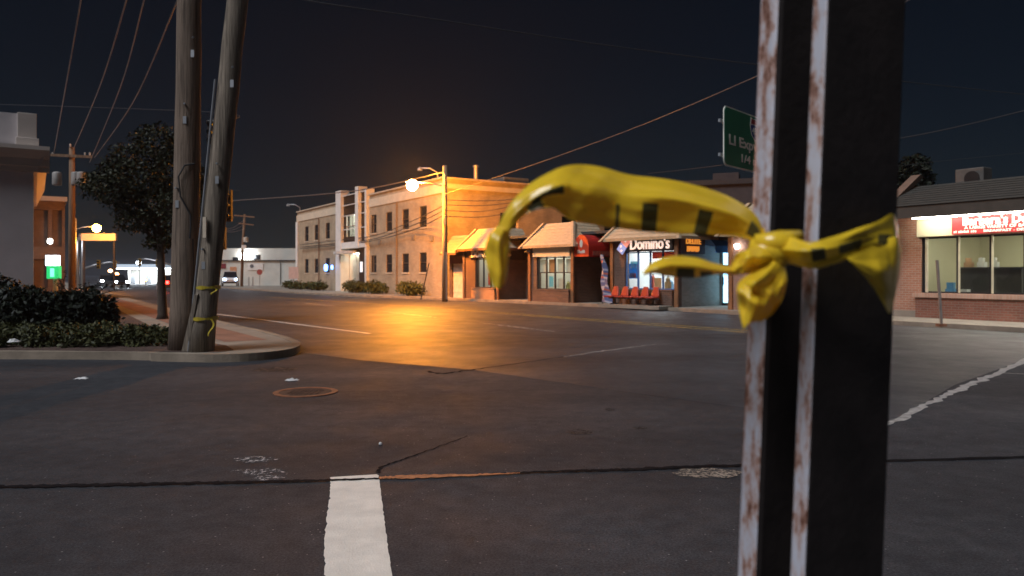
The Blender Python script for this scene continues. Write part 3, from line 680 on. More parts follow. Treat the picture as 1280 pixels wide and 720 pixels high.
# ------------------------------------------------------------------ cars
def car(loc, rotz, label, paint, suv=False, head=None, tail=None):
    t = thing('car', loc, label, 'car', rotz=rotz)                 # local +x is the front
    top = 1.72 if suv else 1.43
    prof = [(-2.2, .35), (-2.25, .75), (-2.1, 1.0 if suv else .95), (2.0 if not suv else 2.05, .95 if suv else .82), (2.22, .7), (2.2, .32)]
    mb = MB(); n = len(prof); vs_ = []
    for y, k in ((-.88, .94), (-.8, 1.0), (.8, 1.0), (.88, .94)):
        for x, z in prof: vs_.append((x * k, y, z if abs(y) < .85 else z * .97 + .01))
    fs = [(r_ * n + i, r_ * n + (i + 1) % n, (r_ + 1) * n + (i + 1) % n, (r_ + 1) * n + i) for r_ in range(3) for i in range(n)] + [tuple(range(n)), tuple(range(3 * n, 4 * n))]
    mb.add(vs_, fs); mb.build('body', paint, t, bevel=.05)
    zb = .94 if suv else .86
    cab = [(-2.05 if suv else -1.6, zb), (-1.85 if suv else -1.0, top), (.35, top), (1.15, zb)]
    def cabin(mb, s0, s1, grow):
        vs_ = [(x + grow * (1 if x > 0 else -1), sg * (s0 if z < 1.2 else s1), z) for sg in (-1, 1) for x, z in cab]
        mb.add(vs_, [(0, 1, 2, 3), (7, 6, 5, 4), (0, 4, 5, 1), (1, 5, 6, 2), (2, 6, 7, 3), (3, 7, 4, 0)])
    mb = MB(); cabin(mb, .78, .62, 0); mb.build('window_glass', DGLASS, t)
    mb = MB(); mb.box(cab[1][0] - .05, cab[2][0] + .05, -.65, .65, top - .05, top + .03); mb.build('roof', paint, t, bevel=.03)
    for x in (-1.35, 1.35):
        for y in (-.82, .82):
            mb = MB(); mb.tube([(x, y - .1, .33), (x, y + .1, .33)], .33, 16); w = mb.build('wheel', BLACK, t)
            mb = MB(); mb.tube([(x, y - .105, .33), (x, y + .105, .33)], .19, 12); mb.build('rim', ALU, w)
    for y in (-.62, .62):
        mb = MB(); mb.box(2.1, 2.24, y - .17, y + .17, .58, .76); mb.build('headlight', head or ALU, t)
        mb = MB(); mb.box(-2.28, -2.12, y - .15, y + .15, .68, .92); mb.build('tail_light', tail or mat('red_lens', (.25, .01, .01), .2), t)
    pieces('bumper', DARK, t, [(2.15, 2.29, -.8, .8, .34, .5), (-2.32, -2.15, -.8, .8, .36, .54)], .03)
    mb = MB(); mb.box(-2.335, -2.32, -.2, .2, .56, .66); mb.build('number_plate', WHITE, t)
    return t
HEADL = emat('headlight_on', (.85, .93, 1.0), 55); TAILL = emat('tail_light_on', (1.0, .02, .015), 28)
dk = mat('dark_car_paint', (.03, .032, .04), .25, .05, 2, spec=.6); gr = mat('grey_car_paint', (.12, .12, .13), .25, .05, 2, spec=.6)
car(Vector((at(146, 343, 84).x, 84, 0)), R(-57 + 8), 'oncoming dark car with lit headlights at the far crossing', dk, head=HEADL)
car(Vector((at(133, 343, 96).x, 96, 0)), R(-57), 'second oncoming car with lit headlights queued behind the first', gr, head=HEADL)
car(Vector((at(213, 343, 66).x, 66, 0)), R(123), 'dark car with glowing red tail lights behind the street tree', dk, tail=TAILL)
car(Vector((at(287.5, 343, 86).x, 86, .13)), R(112), 'white sport utility vehicle parked at the long white building', mat('white_car_paint', (.7, .7, .7), .25, .03, 2, spec=.6), suv=True, tail=emat('reverse_lit', (.5, .7, 1.0), 14))

# petrol station, blazing white canopy in the distance
O = at(175, 343, 118); O.z = 0
t = thing('petrol_station', O, 'distant petrol station with a brightly lit white canopy down the road', 'petrol station')
CAN = emat('canopy_light', (.86, .95, 1.0), 14)
mb = MB(); mb.box(-3.2, 3.2, -1, 5, 2.35, 2.5); mb.build('canopy_light', CAN, t)
mb = MB(); mb.box(-3.4, 3.4, -1.2, 5.2, 2.5, 3.1); mb.build('canopy', emat('canopy_face', (.7, .85, 1.0), .35), t)
for x in (-2.2, .2, 2.4):
    mb = MB(); mb.box(x - .12, x + .12, .8, 1.1, -.1, 2.35); mb.build('column', WHITE, t)
    mb = MB(); mb.box(x + .4, x + 1.1, .6, 1.1, 0, 1.5); mb.build('fuel_pump', mat('pump_grey', (.4, .42, .45), .5), t, bevel=.04)
mb = MB(); mb.box(-4.5, 4.5, 6, 10, -.1, 2.3); mb.build('kiosk', OFFW, t)
for px, py, s_, nm, lab in ((138, 338.5, .3, (1, .55, .25), 'small amber light in the far traffic'), (146, 342.5, .28, (1, .45, .15), 'small orange light in the far traffic'), (182, 350, .2, (1, .35, .08), 'low orange marker light by the petrol station')):
    O = at(px, py, 104); t = thing('marker_light', (O.x, O.y, 0), lab, 'lamp')
    mb = MB(); mb.tube([(0, 0, -.05), (0, 0, O.z - s_ * .8)], .05, 6); mb.build('post', DARK, t)
    mb = MB(); mb.lathe([(.03, -s_ * .8), (s_ * .8, -s_ * .4), (s_, 0), (s_ * .6, s_ * .6), (.02, s_ * .75)], (0, 0, O.z), 10); mb.build('lens', emat('marker_%d' % px, nm, 14), t, smooth=True)
def flood(px, py, Y, r, strength, lab, base=0.0):
    O = at(px, py, Y); t = thing('flood_light', (O.x, O.y, base), lab, 'lamp')
    mb = MB(); mb.tube([(0, .1, -.05), (0, .1, O.z - base)], .07, 8); mb.build('post', STEEL, t)
    mb = MB(); mb.box(-r, r, -.06, .1, O.z - base - r * .6, O.z - base + r * .6); mb.build('housing', DARK, t)
    mb = MB(); mb.box(-r * .9, r * .9, -.09, -.062, O.z - base - r * .5, O.z - base + r * .5); mb.build('lamp_face', emat('flood_%d' % px, (.82, .92, 1.0), strength), t)
    return t
flood(174, 328.5, 112, .42, 30, 'white flood light on a post above the petrol station')
flood(248, 319, 90, .45, 30, 'white lit box sign glimpsed between the two wooden poles')

# ------------------------------------------------------------------ long low white building
Y0 = 91.0; O = at(250, 343, Y0); O.z = .13; sW = Y0 / FPX
wb = thing('white_building', O, 'long low white building with a flat roof across the side street', 'building')
W = (378 - 250) * sW
mb = MB(); mb.box(0, W, 0, 14, -.1, 3.0); mb.build('wall', OFFW, wb)
mb = MB(); mb.box(0, W, -.12, 0.3, 3.0, 3.14); mb.build('string_course', DARK, wb)
mb = MB(); mb.box(0, W, .35, 14, 3.0, 4.6); mb.build('upper_wall', OFFW, wb)
for a, b, z0, z1 in ((1.2, 2.3, 3.2, 3.7), (6.4, 7.3, 3.2, 3.8), (3.9, 4.6, 3.15, 3.5)):
    mb = MB(); mb.box(a, b, .3, .349, z0, z1); mb.build('window', DGLASS, wb)
for a, b, z0, z1, m in ((2.3, 3.2, 2.1, 2.7, mat('maroon_sign', (.2, .03, .04), .6)), (3.7, 4.5, 1.6, 2.3, mat('peach_sign', (.6, .28, .14), .6)), (5.9, 7.8, 1.9, 2.75, WHITE)):
    mb = MB(); mb.box(a, b, -.06, -.002, z0, z1); mb.build('wall_sign', m, wb)
mb = MB(); mb.tube([(6.4, -.062, 2.4), (6.4, -.075, 2.4)], .24, 16); mb.build('sign_disc', mat('dark_disc', (.12, .12, .13), .6), wb)
mb = MB(); mb.tube([(9.9, -.06, .1), (9.9, -.06, 3)], .04, 6); mb.build('downpipe', mat('pipe_grey', (.25, .25, .24), .5), wb)
# lit wall floodlight, its white blaze built as a glowing box
mb = MB(); mb.box(4.9, 6.6, -.25, -.05, 3.35, 3.95); mb.build('floodlight_blaze', emat('floodlight_white', (.9, .96, 1.0), 22), wb)
O = at(302, 343, 84); O.z = .13
t = thing('utility_pole', O, 'wooden utility pole with two crossarms in front of the long white building', 'utility pole')
mb = MB(); mb.tube([(0, 0, -.2), (.1, 0, 4), (.35, 0, 8.2)], [.17, .15, .12], 10); mb.build('shaft', WOOD2, t, smooth=True)
for z, x0, x1 in ((7.9, -.8, 1.5), (7.0, -.3, 1.4)):
    mb = MB(); mb.hexa([(x0, -.15, z + .1), (x1, -.15, z - .1), (x1, -.05, z - .1), (x0, -.05, z + .1), (x0, -.15, z + .25), (x1, -.15, z + .05), (x1, -.05, z + .05), (x0, -.05, z + .25)]); mb.build('crossarm', WOOD2, t)
mb = MB(); mb.lathe([(.05, 0), (.3, .05), (.3, .55), (.05, .62)], (.6, -.25, 5.0), 12); mb.build('transformer', mat('pale_transformer', (.5, .48, .42), .5), t)
mb = MB(); mb.box(.1, .6, -.3, -.1, 4.3, 4.7); mb.build('equipment_box', WHITE, t)
for k, (dy, b) in enumerate(((0, 8.0), (.0, 7.5), (0, 7.1))):
    cable('power_line', [at(272, 283 + k * 2, 60), at(290, 285 + k * 2.5, 72), at(304 + k, 276 + k * 5, 84)], .02, ('uppermost', 'middle', 'lowest')[k] + ' pinkish distant power line reaching the pole of the white building', mat('pink_cable', (.3, .2, .2), .5), group='distant power lines behind the leaning pole')
def road_sign(px, base_py, top_py, Y, shape, m, lab, w=.38, base=.13):
    O = at(px, 343, Y); O.z = base; s_ = Y / FPX; t = thing('road_sign', O, lab, 'sign'); ht = (base_py - top_py) * s_
    mb = MB(); mb.tube([(0, .03, -.1), (0, .03, ht)], .035, 6); mb.build('post', STEEL, t)
    mb = MB()
    if shape == 'oct': mb.extry([(w * math.cos(R(22.5 + 45 * k)), ht - w + w * math.sin(R(22.5 + 45 * k))) for k in range(8)], -.02, -.005)
    else: mb.box(-w * .8, w * .8, -.02, -.005, ht - w * 2, ht)
    mb.build('panel', m, t); return t
road_sign(324.5, 359, 337, 82, 'oct', mat('stop_red', (.32, .07, .06), .5), 'small red stop sign in front of the long white building', .33)
road_sign(367, 363, 335, 68, 'rect', mat('restriction_sign', (.60, .45, .40), .5), 'pale rectangular parking sign on a thin post near the tan building', .55)
t = at(367, 339, 68)
# fence rails by the white wall
for i, px in enumerate((297, 311, 316)):
    O = at(px, 343, 83); O.z = .13; mb = MB(); mb.tube([(0, 0, -.05), (0, 0, 1.0)], .06, 6); mb.lathe([(.06, 1.0), (.07, 1.02), (.03, 1.08)], (0, 0, 0), 8)
    o = mb.build('bollard', STEEL); o.location = O; tag(o, ('short grey bollard beside the wooden pole at the white building', 'short grey bollard between the wooden pole and the stop sign', 'short grey bollard close to the red stop sign')[i], 'bollard', 'bollards before the white building')

# ------------------------------------------------------------------ two-storey tan office building
A_ = Vector((-20.8, 71.6, 0)); B_ = Vector((-4.3, 46.0, 0)); dT = (B_ - A_).normalized(); LT = (B_ - A_).length
def along(Oo, d, px):
    r = (px - CX) / FPX; return (r * Oo.y - Oo.x) / (d.x - r * d.y)
def hgt(Oo, d, px, py, base=.13):
    t_ = along(Oo, d, px); return CAMH - (py - HY) / FPX * (Oo.y + d.y * t_) - base
ofc = thing('office_building', (A_.x, A_.y, .13), 'two-storey tan brick office building with narrow windows and a white entrance bay', 'building', rotz=math.atan2(dT.y, dT.x))
T = lambda px: along(A_, dT, px)
HT = 7.35
wins = []
for a, b in ((381, 386), (393.5, 398), (407.5, 412), (464.5, 470), (483.5, 489.5), (504, 510), (525.8, 532.2)):
    c, w = (T(a) + T(b)) / 2, (T(b) - T(a)) / 2; w = .52
    wins += [(c - w, c + w, 4.45, 5.85), (c - w, c + w, 1.5, 2.8)]
e0, e1 = T(424.5), T(460)
mb = MB(); wall(mb, 0, LT, 0, HT, 0, .35, wins + [(e0 + .3, e1 - .05, 0, 7.3)])
side = [(s0, s1, 4.4, 5.4) for s0, s1 in ((4.2, 5.6), (9.2, 10.6), (13.0, 14.4))]
for x, y, z in [(LT, 0, 0)]:
    m2 = MB(); wall(m2, .35, 18, 0, HT, 0, .35, side)
    mb.add([(LT - vy, vx, vz) for vx, vy, vz in m2.v], m2.f)
mb.box(0, .35, .35, 18, 0, HT); mb.box(0, LT, 17.65, 18, 0, HT)
mb.build('wall', TAN, ofc)
mb = MB(); mb.box(.36, LT - .36, .36, 17.6, HT - .6, HT - .4); rf = mb.build('roof', mat('roof_felt', (.06, .06, .06), .9), ofc)
pieces('cornice_band', CREAM, ofc, [(-.06, e0 - .35, -.06, -.002, 6.45, 7.05), (e1 + .3, LT + .06, -.06, -.002, 6.45, 7.05), (LT + .002, LT + .06, 0, 18, 6.75, 7.05)])
pieces('coping', mat('coping_stone', (.5, .42, .32), .8), ofc, [(-.1, e0 - .35, -.1, .4, HT, HT + .1), (e1 + .3, LT + .1, -.1, .4, HT, HT + .1), (LT - .4, LT + .1, .4, 18, HT, HT + .1)])
mb = MB(); mb.box(-.15, .45, -.12, -.002, 0, 6.44); mb.build('corner_pilaster', WHITE, ofc)
WFR = mat('bronze_frame', (.045, .035, .03), .5)
for (a, b, z0, z1) in wins:
    mb = MB()
    for (p, q, r_, s_) in ((a, a + .06, z0, z1), (b - .06, b, z0, z1), (a + .06, b - .06, z0, z0 + .06), (a + .06, b - .06, z1 - .06, z1), (a + .06, b - .06, (z0 + z1) / 2 - .03, (z0 + z1) / 2 + .03)): mb.box(p, q, .04, .11, r_, s_)
    w_ = mb.build('window', WFR, ofc)
    mb = MB(); mb.box(a + .06, b - .06, .07, .09, z0 + .06, z1 - .06); mb.build('pane', DGLASS, w_)
    mb = MB(); mb.box(a - .05, b + .05, -.05, .1, z0 - .08, z0); mb.build('sill', CREAM, w_)
for (a, b, z0, z1) in side:
    mb = MB(); mb.box(LT - .22, LT - .18, a, b, z0, z1); w_ = mb.build('window', DGLASS, ofc)
    mb = MB(); mb.box(LT - .25, LT - .15, a, a + .07, z0, z1); mb.box(LT - .25, LT - .15, b - .07, b, z0, z1); mb.build('frame', CREAM, w_)
for x in (T(399.5), T(497)):
    mb = MB(); mb.tube([(x, -.09, .1), (x, -.09, 6.4)], .05, 8); mb.build('downpipe', mat('brown_pipe', (.22, .16, .11), .6), ofc)
for x, z in ((T(475), 3.6), (T(517), 3.7), (T(540), 3.5)):
    mb = MB(); mb.box(x - .25, x + .25, -.06, -.002, z, z + .3); mb.build('vent_grille', mat('vent_grey', (.25, .22, .19), .6), ofc)
# entrance bay: white piers, dark spandrels, lit stair window
p0, p1, p2, p3, p4 = T(424.5), T(431), T(449), T(453), T(459.5)
mb = MB(); mb.box(p0, p1, -.35, .4, 0, 8.25); mb.box(p2, p3, -.35, .4, 3.45, 8.2); mb.box(p1, p2, -.3, .4, 3.45, 3.95); mb.box(p3, p4 + .2, -.3, .4, 3.45, 3.95); mb.box(p4, p4 + .35, -.25, .4, 0, 7.9)
for z in (5.0, 6.1, 6.95, 7.75): mb.box(p1, p2, -.2, -.1, z - .03, z + .03); mb.box(p3, p4, -.2, -.1, z - .03, z + .03)
mb.build('entrance_frame', WHITE, ofc)
mb = MB(); mb.box(p1, p2, -.09, .2, 6.17, 7.75); mb.box(p1, p2, -.09, .2, 3.95, 4.4); mb.box(p1, p1 + .5, -.09, .2, 4.4, 6.1); mb.box(p3, p4, -.09, .2, 3.95, 7.7); mb.build('spandrel_panel', mat('dark_spandrel', (.014, .011, .012), .5), ofc)
mb = MB(); mb.box(p1 + .5, p2, 1.6, 1.7, 3.96, 6.4); mb.box(p1 + .5, p2, .25, 1.6, 3.96, 4.0); mb.box(p1 + .45, p1 + .5, .25, 1.6, 4, 6.4); mb.box(p2, p2 + .05, .45, 1.6, 4, 6.4); mb.build('stairwell', OFFW, ofc)
mb = MB(); mb.box(p1 + .6, p2 - .1, .5, 1.5, 6.2, 6.25); mb.build('stair_light', emat('stair_light', (1, .93, .78), 7), ofc)
mb = MB(); mb.box(p1 + .5, p2, -.02, .0, 4.4, 6.1); w_ = mb.build('stair_window', GLASS, ofc)
mb = MB()
for x in (p1 + .5, (p1 + .5 + p2) / 2, p2 - .06): mb.box(x, x + .06, -.06, .03, 4.4, 6.1)
mb.box(p1 + .5, p2, -.061, .031, 5.2, 5.27); mb.build('mullion', ALU, w_)
# recessed lit entrance
mb = MB(); mb.box(p1, p2 + .2, 2.0, 2.1, 0, 3.1); mb.box(p1, p2 + .2, .4, 2.0, 3.1, 3.2); mb.box(p1, p1 + .08, .4, 2.0, 0, 3.1); mb.box(p1 + .09, p1 + 1.1, .9, 1.0, 0, 3.1); mb.box(p2 + .15, p2 + .23, .4, 2, 0, 3.1); mb.build('porch_wall', WHITE, ofc)
mb = MB(); mb.box(p1 + .3, p2 - .1, .6, 1.7, 3.05, 3.09); mb.build('porch_light', emat('porch_light', (1.0, .90, .70), 10), ofc)
mb = MB()
for a in (p1 + 1.2, p1 + 1.95, p1 + 2.7): mb.box(a, a + .07, 1.9, 1.99, 0, 2.4)
mb.box(p1 + 1.2, p1 + 2.77, 1.9, 1.99, 2.4, 2.5); d_ = mb.build('door', ALU, ofc)
mb = MB(); mb.box(p1 + 1.27, p1 + 2.7, 1.94, 1.96, .05, 2.4); mb.build('pane', GLASS, d_)
mb = MB(); mb.tube([(p1 + 1.9, 1.85, .9), (p1 + 1.9, 1.85, 1.3)], .02, 6); mb.build('handle', STEEL, d_)
mb = MB(); mb.box(p2 + .24, p4 - .01, -.1, .1, 0, 3.44); mb.build('dark_entrance_panel', mat('dark_spandrel', (.014, .011, .012), .5), ofc)
mb = MB(); mb.box(p2 + .5, p2 + 1.0, -.13, -.1, 1.55, 2.35); mb.build('notice_board', emat('lit_notice', (.8, .85, .9), .8), ofc)
mb = MB(); cxm = (p1 + p2) / 2 - .1; rr_ = (p2 - p1) / 2 + .35
mb.prism([(cxm + rr_ * math.cos(math.pi + math.pi * k / 12), -.355 + .9 * math.sin(math.pi + math.pi * k / 12)) for k in range(13)], 3.0, 3.22); mb.build('entrance_canopy', mat('canopy_metal', (.55, .52, .48), .4), ofc)
# vent pipe, roof plant and gooseneck lamps on the roof
mb = MB(); mb.tube([(LT - .4, 2.6, HT - .5), (LT - .4, 2.6, HT + .95)], .14, 10); mb.tube([(LT - .4, 2.6, HT + .95), (LT - .4, 2.6, HT + 1.05)], .2, 10); mb.build('vent_pipe', ALU, rf)
for (a, b, c_, d_) in ((LT - 2.4, LT - .8, 5.0, 7.0), (LT - 2.6, LT - 1.0, 9.0, 10.6)):
    mb = MB(); mb.box(a, b, c_, d_, HT - .4, HT + .55); mb.build('roof_unit', mat('roof_unit_grey', (.12, .12, .12), .6), rf, bevel=.03)
for x in (.4, LT - 1.0):
    mb = MB(); mb.tube([(x, .2, HT), (x, .1, HT + .5), (x - .2, -.3, HT + .75), (x - .5, -.8, HT + .75)], .05, 6); g = mb.build('gooseneck_lamp', ALU, rf, smooth=True)
    mb = MB(); mb.lathe([(.04, .1), (.15, .0), (.17, -.12)], (x - .5, -.85, HT + .72), 10); mb.build('shade', ALU, g)
# blue door lamps
for px, py in ((410.5, 334.5), (423, 334)):
    x = T(px); z = hgt(A_, dT, px, py); q_ = 1.0 if px < 420 else .6
    mb = MB(); mb.lathe([(.02, -.3 * q_), (.13 * q_, -.26 * q_), (.17 * q_, 0), (.13 * q_, .26 * q_), (.02, .3 * q_)], (x, -.22 if px < 420 else -.55, z), 10); mb.build('blue_lamp', emat('blue_lamp', (.12, .32, 1.0), 8), ofc, smooth=True)
# shrubs at its foot
shl = ['low green shrub at the white corner pilaster of the tan building', 'small green shrub just inside the white corner pilaster of the tan building', 'small green shrub under the blue lamp of the tan building', 'green shrub between the blue lamp and the white entrance', 'taller green shrub right beside the white entrance panel', 'lower green shrub touching the taller one by the white entrance', 'taller green shrub below the middle windows of the tan building', 'lower green shrub below the middle windows of the tan building', 'taller green shrub behind the leaning guy guard', 'lower green shrub between the guy guard and the lamp pole']
for i, (px, h) in enumerate(((378, .9), (389, .75), (405, .8), (414, .85), (458, 1.0), (463, .9), (484, 1.0), (490, .85), (529, 1.0), (536, .9))):
    q = A_ + dT * T(px) + Vector((-.84, -.543, 0)) * 1.1; q.z = .13
    bush('shrub', q, [(0, 0, h * .5, .75, .6, h * .5), (.35, .1, h * .4, .5, .5, h * .42), (-.35, 0, h * .45, .5, .5, h * .4)], 1100, .09, shl[i], 50 + i, SHRUB, 'shrubs along the tan building')
# leaning guy post
q = gnd(526, 373.5, .13); t = thing('guy_guard', q, 'thin leaning dark guy wire guard on the pavement by the tan wall', 'post')
mb = MB(); mb.tube([(0, 0, -.05), (.45, .1, 2.0)], .035, 6); mb.build('shaft', DARK, t)

# ------------------------------------------------------------------ text
def text(s, size, m, parent, loc, ext=.015, bold=0.0, sx=1.0, name='lettering', rx=90, rz=0, ry=0, width=None):
    cu = bpy.data.curves.new(name, 'FONT'); cu.body = s; cu.size = size; cu.extrude = ext; cu.offset = bold; cu.align_x = 'CENTER'; cu.align_y = 'CENTER'; cu.resolution_u = 3
    o = bpy.data.objects.new(name + '_curve', cu); COL.objects.link(o)
    dg = bpy.context.evaluated_depsgraph_get(); me = bpy.data.meshes.new_from_object(o.evaluated_get(dg)); bpy.data.objects.remove(o); bpy.data.curves.remove(cu)
    me.materials.clear(); me.materials.append(m)
    if width:
        xs = [v.co.x for v in me.vertices]; sx = width / (max(xs) - min(xs))
    r = bpy.data.objects.new(name, me); COL.objects.link(r); r.parent = parent; r.location = loc; r.rotation_euler = (R(rx), R(ry), R(rz)); r.scale = (sx, 1, 1)
    return r

# ------------------------------------------------------------------ shop row
S0 = gnd(575, 372.5, .13); S1 = gnd(905, 386.5, .13); dS = (S1 - S0).normalized(); dS.z = 0
aS = math.atan2(dS.y, dS.x); nS = Vector((-dS.y, dS.x, 0))
row = thing('shop_row', (S0.x, S0.y, .13), 'single-storey dark brick shop row with projecting bays and tan mansard roofs', 'building', rotz=aS)
X = lambda px: along(S0, dS, px)                                   # facade coordinate on the front plane of the bays
def shop_loc(px, y, z): return Vector((S0.x, S0.y, .13)) + dS * X(px) + nS * y + Vector((0, 0, z))
w1 = (X(594), X(621), .62, 2.25); w2 = (X(671), X(714), .62, 2.25); w3 = (X(781), X(843), .72, 2.38)
xl, xe = X(557.5), X(914) + 3.9
D1, D2 = 1.95, 3.0                                                 # depth of the recesses
bays = [(X(581), X(623), w1, D1, 3.95), (X(663), X(716.5), w2, D1, 3.95), (X(766), X(846.5), w3, D2, 4.1), (X(914), X(914) + 3.6, None, D2, 4.1)]
TBOARD = mat('tan_board', (.45, .34, .22), .75)
for k, (x0, x1, w, D, zt) in enumerate(bays):
    mb = MB(); ops = [w] if w else [(x0 + .9, x1 - .6, .7, 2.3)]
    wall(mb, x0, x1, -.05, 3.0, 0, .3, ops)
    mb.box(x0, x0 + .3, .3, D, -.05, 3.0)
    GBR = brick('lamplit_brick', (.34, .29, .26), (.28, .24, .21), (.3, .27, .25))  # paler brick: the porch lamp's white light put into the colour
    if k != 2: mb.box(x1 - .3, x1, .3, D, -.05, 3.0)
    mb.build('bay_wall', BRK if k != 3 else REDB, row)
    if k == 2: mb = MB(); mb.box(x1 - .3, x1, .3, D, -.05, 3.0); mb.build('flank_wall', GBR, row)
    if not w: mb = MB(); mb.box(x0 + .9, x1 - .6, .1, .14, .7, 2.3); mb.build('window', DGLASS, row)
    rows = 7; y1 = D + .2; mb = MB()                              # lapped shingle courses round the bay
    z0 = zt - 1.12
    def ring(f, out=0.0):
        a_ = .32 * (1 - f) - .55 * f + out
        return [(x0 - a_, -a_, 0), (x1 + a_, -a_, 0), (x1 + a_, y1, 0), (x0 - a_, y1, 0)]
    for r_ in range(rows):
        f0, f1 = r_ / rows, (r_ + 1) / rows
        A4 = [(p[0], p[1], z0 + (zt - z0) * f0) for p in ring(f0, .035)]; B4 = [(p[0], p[1], z0 + (zt - z0) * f1 + .01) for p in ring(f1, .0)]
        mb.hexa(A4 + B4)
    ms = mb.build('mansard_roof', SHING, row)
    mb = MB(); mb.box(x0 - .36, x1 + .36, -.36, -.27, z0 - .13, z0 - .003); mb.box(x1 + .27, x1 + .36, -.27, y1, z0 - .13, z0 - .003); mb.box(x0 - .36, x0 - .27, -.27, y1, z0 - .13, z0 - .003); mb.box(x0 - .27, x1 + .27, -.27, -.003, z0 - .06, z0 - .02)
    mb.build('eave_trim', TRIM if k == 0 else mat('tan_trim', (.45, .33, .2), .7), ms)
    for sgn, xx in ((-1, x0), (1, x1)):
        a0_ = .40; b0_ = -.5; e_ = .075; mb = MB(); P4 = [(-e_, -e_), (e_, -e_), (e_, e_), (-e_, e_)]
        mb.hexa([(xx + sgn * a0_ + p, -a0_ + q, z0 - .12) for p, q in P4] + [(xx + sgn * b0_ + p, -b0_ + q, zt + .05) for p, q in P4]); mb.build('hip_board', TBOARD, ms)
    for sgn, xx in ((-1, x0), (1, x1)):                           # timber corner posts
        mb = MB(); mb.box(xx - .09, xx + .09, -.09, .0 - .003, -.04, z0 - .14); mb.build('corner_post', TRIM if not (k == 0 and sgn < 0) else BRK, row)
# recessed back walls and entrances
segs = [(xl, X(581), D1 * 0 + .25), (bays[0][1], bays[1][0], D1), (bays[1][1], bays[2][0], D1), (bays[2][1], bays[3][0], D2), (bays[3][1], xe, .5)]
for k, (a, b, y) in enumerate(segs):
    ops = []
    if k == 0: roll = (X(560.3), X(577), -.05, 2.0); ops = [roll]
    elif k in (1, 2): ops = [(a + .35, a + 1.3, .0, 2.15)]
    elif k == 3:
        bx0 = a + (b - a) * .1; door = (a + .06, a + .98, 0.0, 2.5); ops = [door]
    mb = MB(); wall(mb, a, b, -.05, 3.3 if k else 2.9, y, .25, ops); mb.build('back_wall', BRK if k != 3 else brick('lamplit_brick', (.34, .29, .26), (.28, .24, .21), (.3, .27, .25)), row)
    if k in (1, 2):
        o_ = ops[0]; mb = MB(); mb.box(o_[0], o_[1], y + .1, y + .16, 0, o_[3]); d_ = mb.build('door', mat('dark_door', (.07, .045, .035), .5), row)
        mb = MB(); mb.box(o_[0] + .12, o_[1] - .12, y + .09, y + .099, .3, 2.0); mb.build('pane', DGLASS, d_)
        mb = MB(); mb.tube([(o_[0] + .1, y + .05, .95), (o_[0] + .1, y + .05, 1.25)], .018, 6); mb.build('handle', STEEL, d_)
pieces('end_wall', BRK, row, [(xl, xl + .3, .5, 8, -.05, 3.3), (xe - .3, xe, .75, 9, -.05, 3.3)])
mb = MB(); mb.prism([(xl, .55), (xe, .75), (xe, 9), (xl + 3, 8)], 3.32, 3.45); mb.build('flat_roof', mat('roof_felt', (.06, .06, .06), .9), row)
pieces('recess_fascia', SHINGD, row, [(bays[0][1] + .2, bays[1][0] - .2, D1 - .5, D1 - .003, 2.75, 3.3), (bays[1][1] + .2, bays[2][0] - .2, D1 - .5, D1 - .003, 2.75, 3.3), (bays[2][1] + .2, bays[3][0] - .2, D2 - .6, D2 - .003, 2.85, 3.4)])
# sloping canopy over the rolling door
mb = MB(); x0, x1 = xl, X(577.5)
for r_ in range(6):
    f0, f1 = r_ / 6, (r_ + 1) / 6; ya, yb = -.4 + .9 * f0, -.4 + .9 * f1 + .03; za, zb_ = 2.62 + 1.05 * f0, 2.62 + 1.05 * f1
    mb.hexa([(x0, ya - .03, za), (x1, ya - .03, za), (x1, ya + .06, za), (x0, ya + .06, za), (x0, yb, zb_), (x1, yb, zb_), (x1, yb + .06, zb_), (x0, yb + .06, zb_)])
cn = mb.build('lean_to_canopy', mat('orange_shingle', (.42, .27, .15), .85, .2, 5, .4, 20, stretch=(1, 1, 6)), row)
mb = MB(); mb.box(x0, x1, -.47, -.40, 2.5, 2.62); mb.build('eave_trim', TRIM, cn)
mb = MB(); k = 12
for i in range(k): mb.box(roll[0], roll[1], .36 + (.02 if i % 2 else 0), .44, -.04 + 2.04 * i / k, -.04 + 2.04 * (i + 1) / k)
mb.build('rolling_door', mat('pale_door', (.58, .50, .42), .6), row)
mb = MB(); mb.box(roll[0] - .05, roll[1] + .05, .12, .245, 2.02, 2.5); mb.build('door_panel', mat('dark_red_panel', (.13, .035, .025), .6), row)
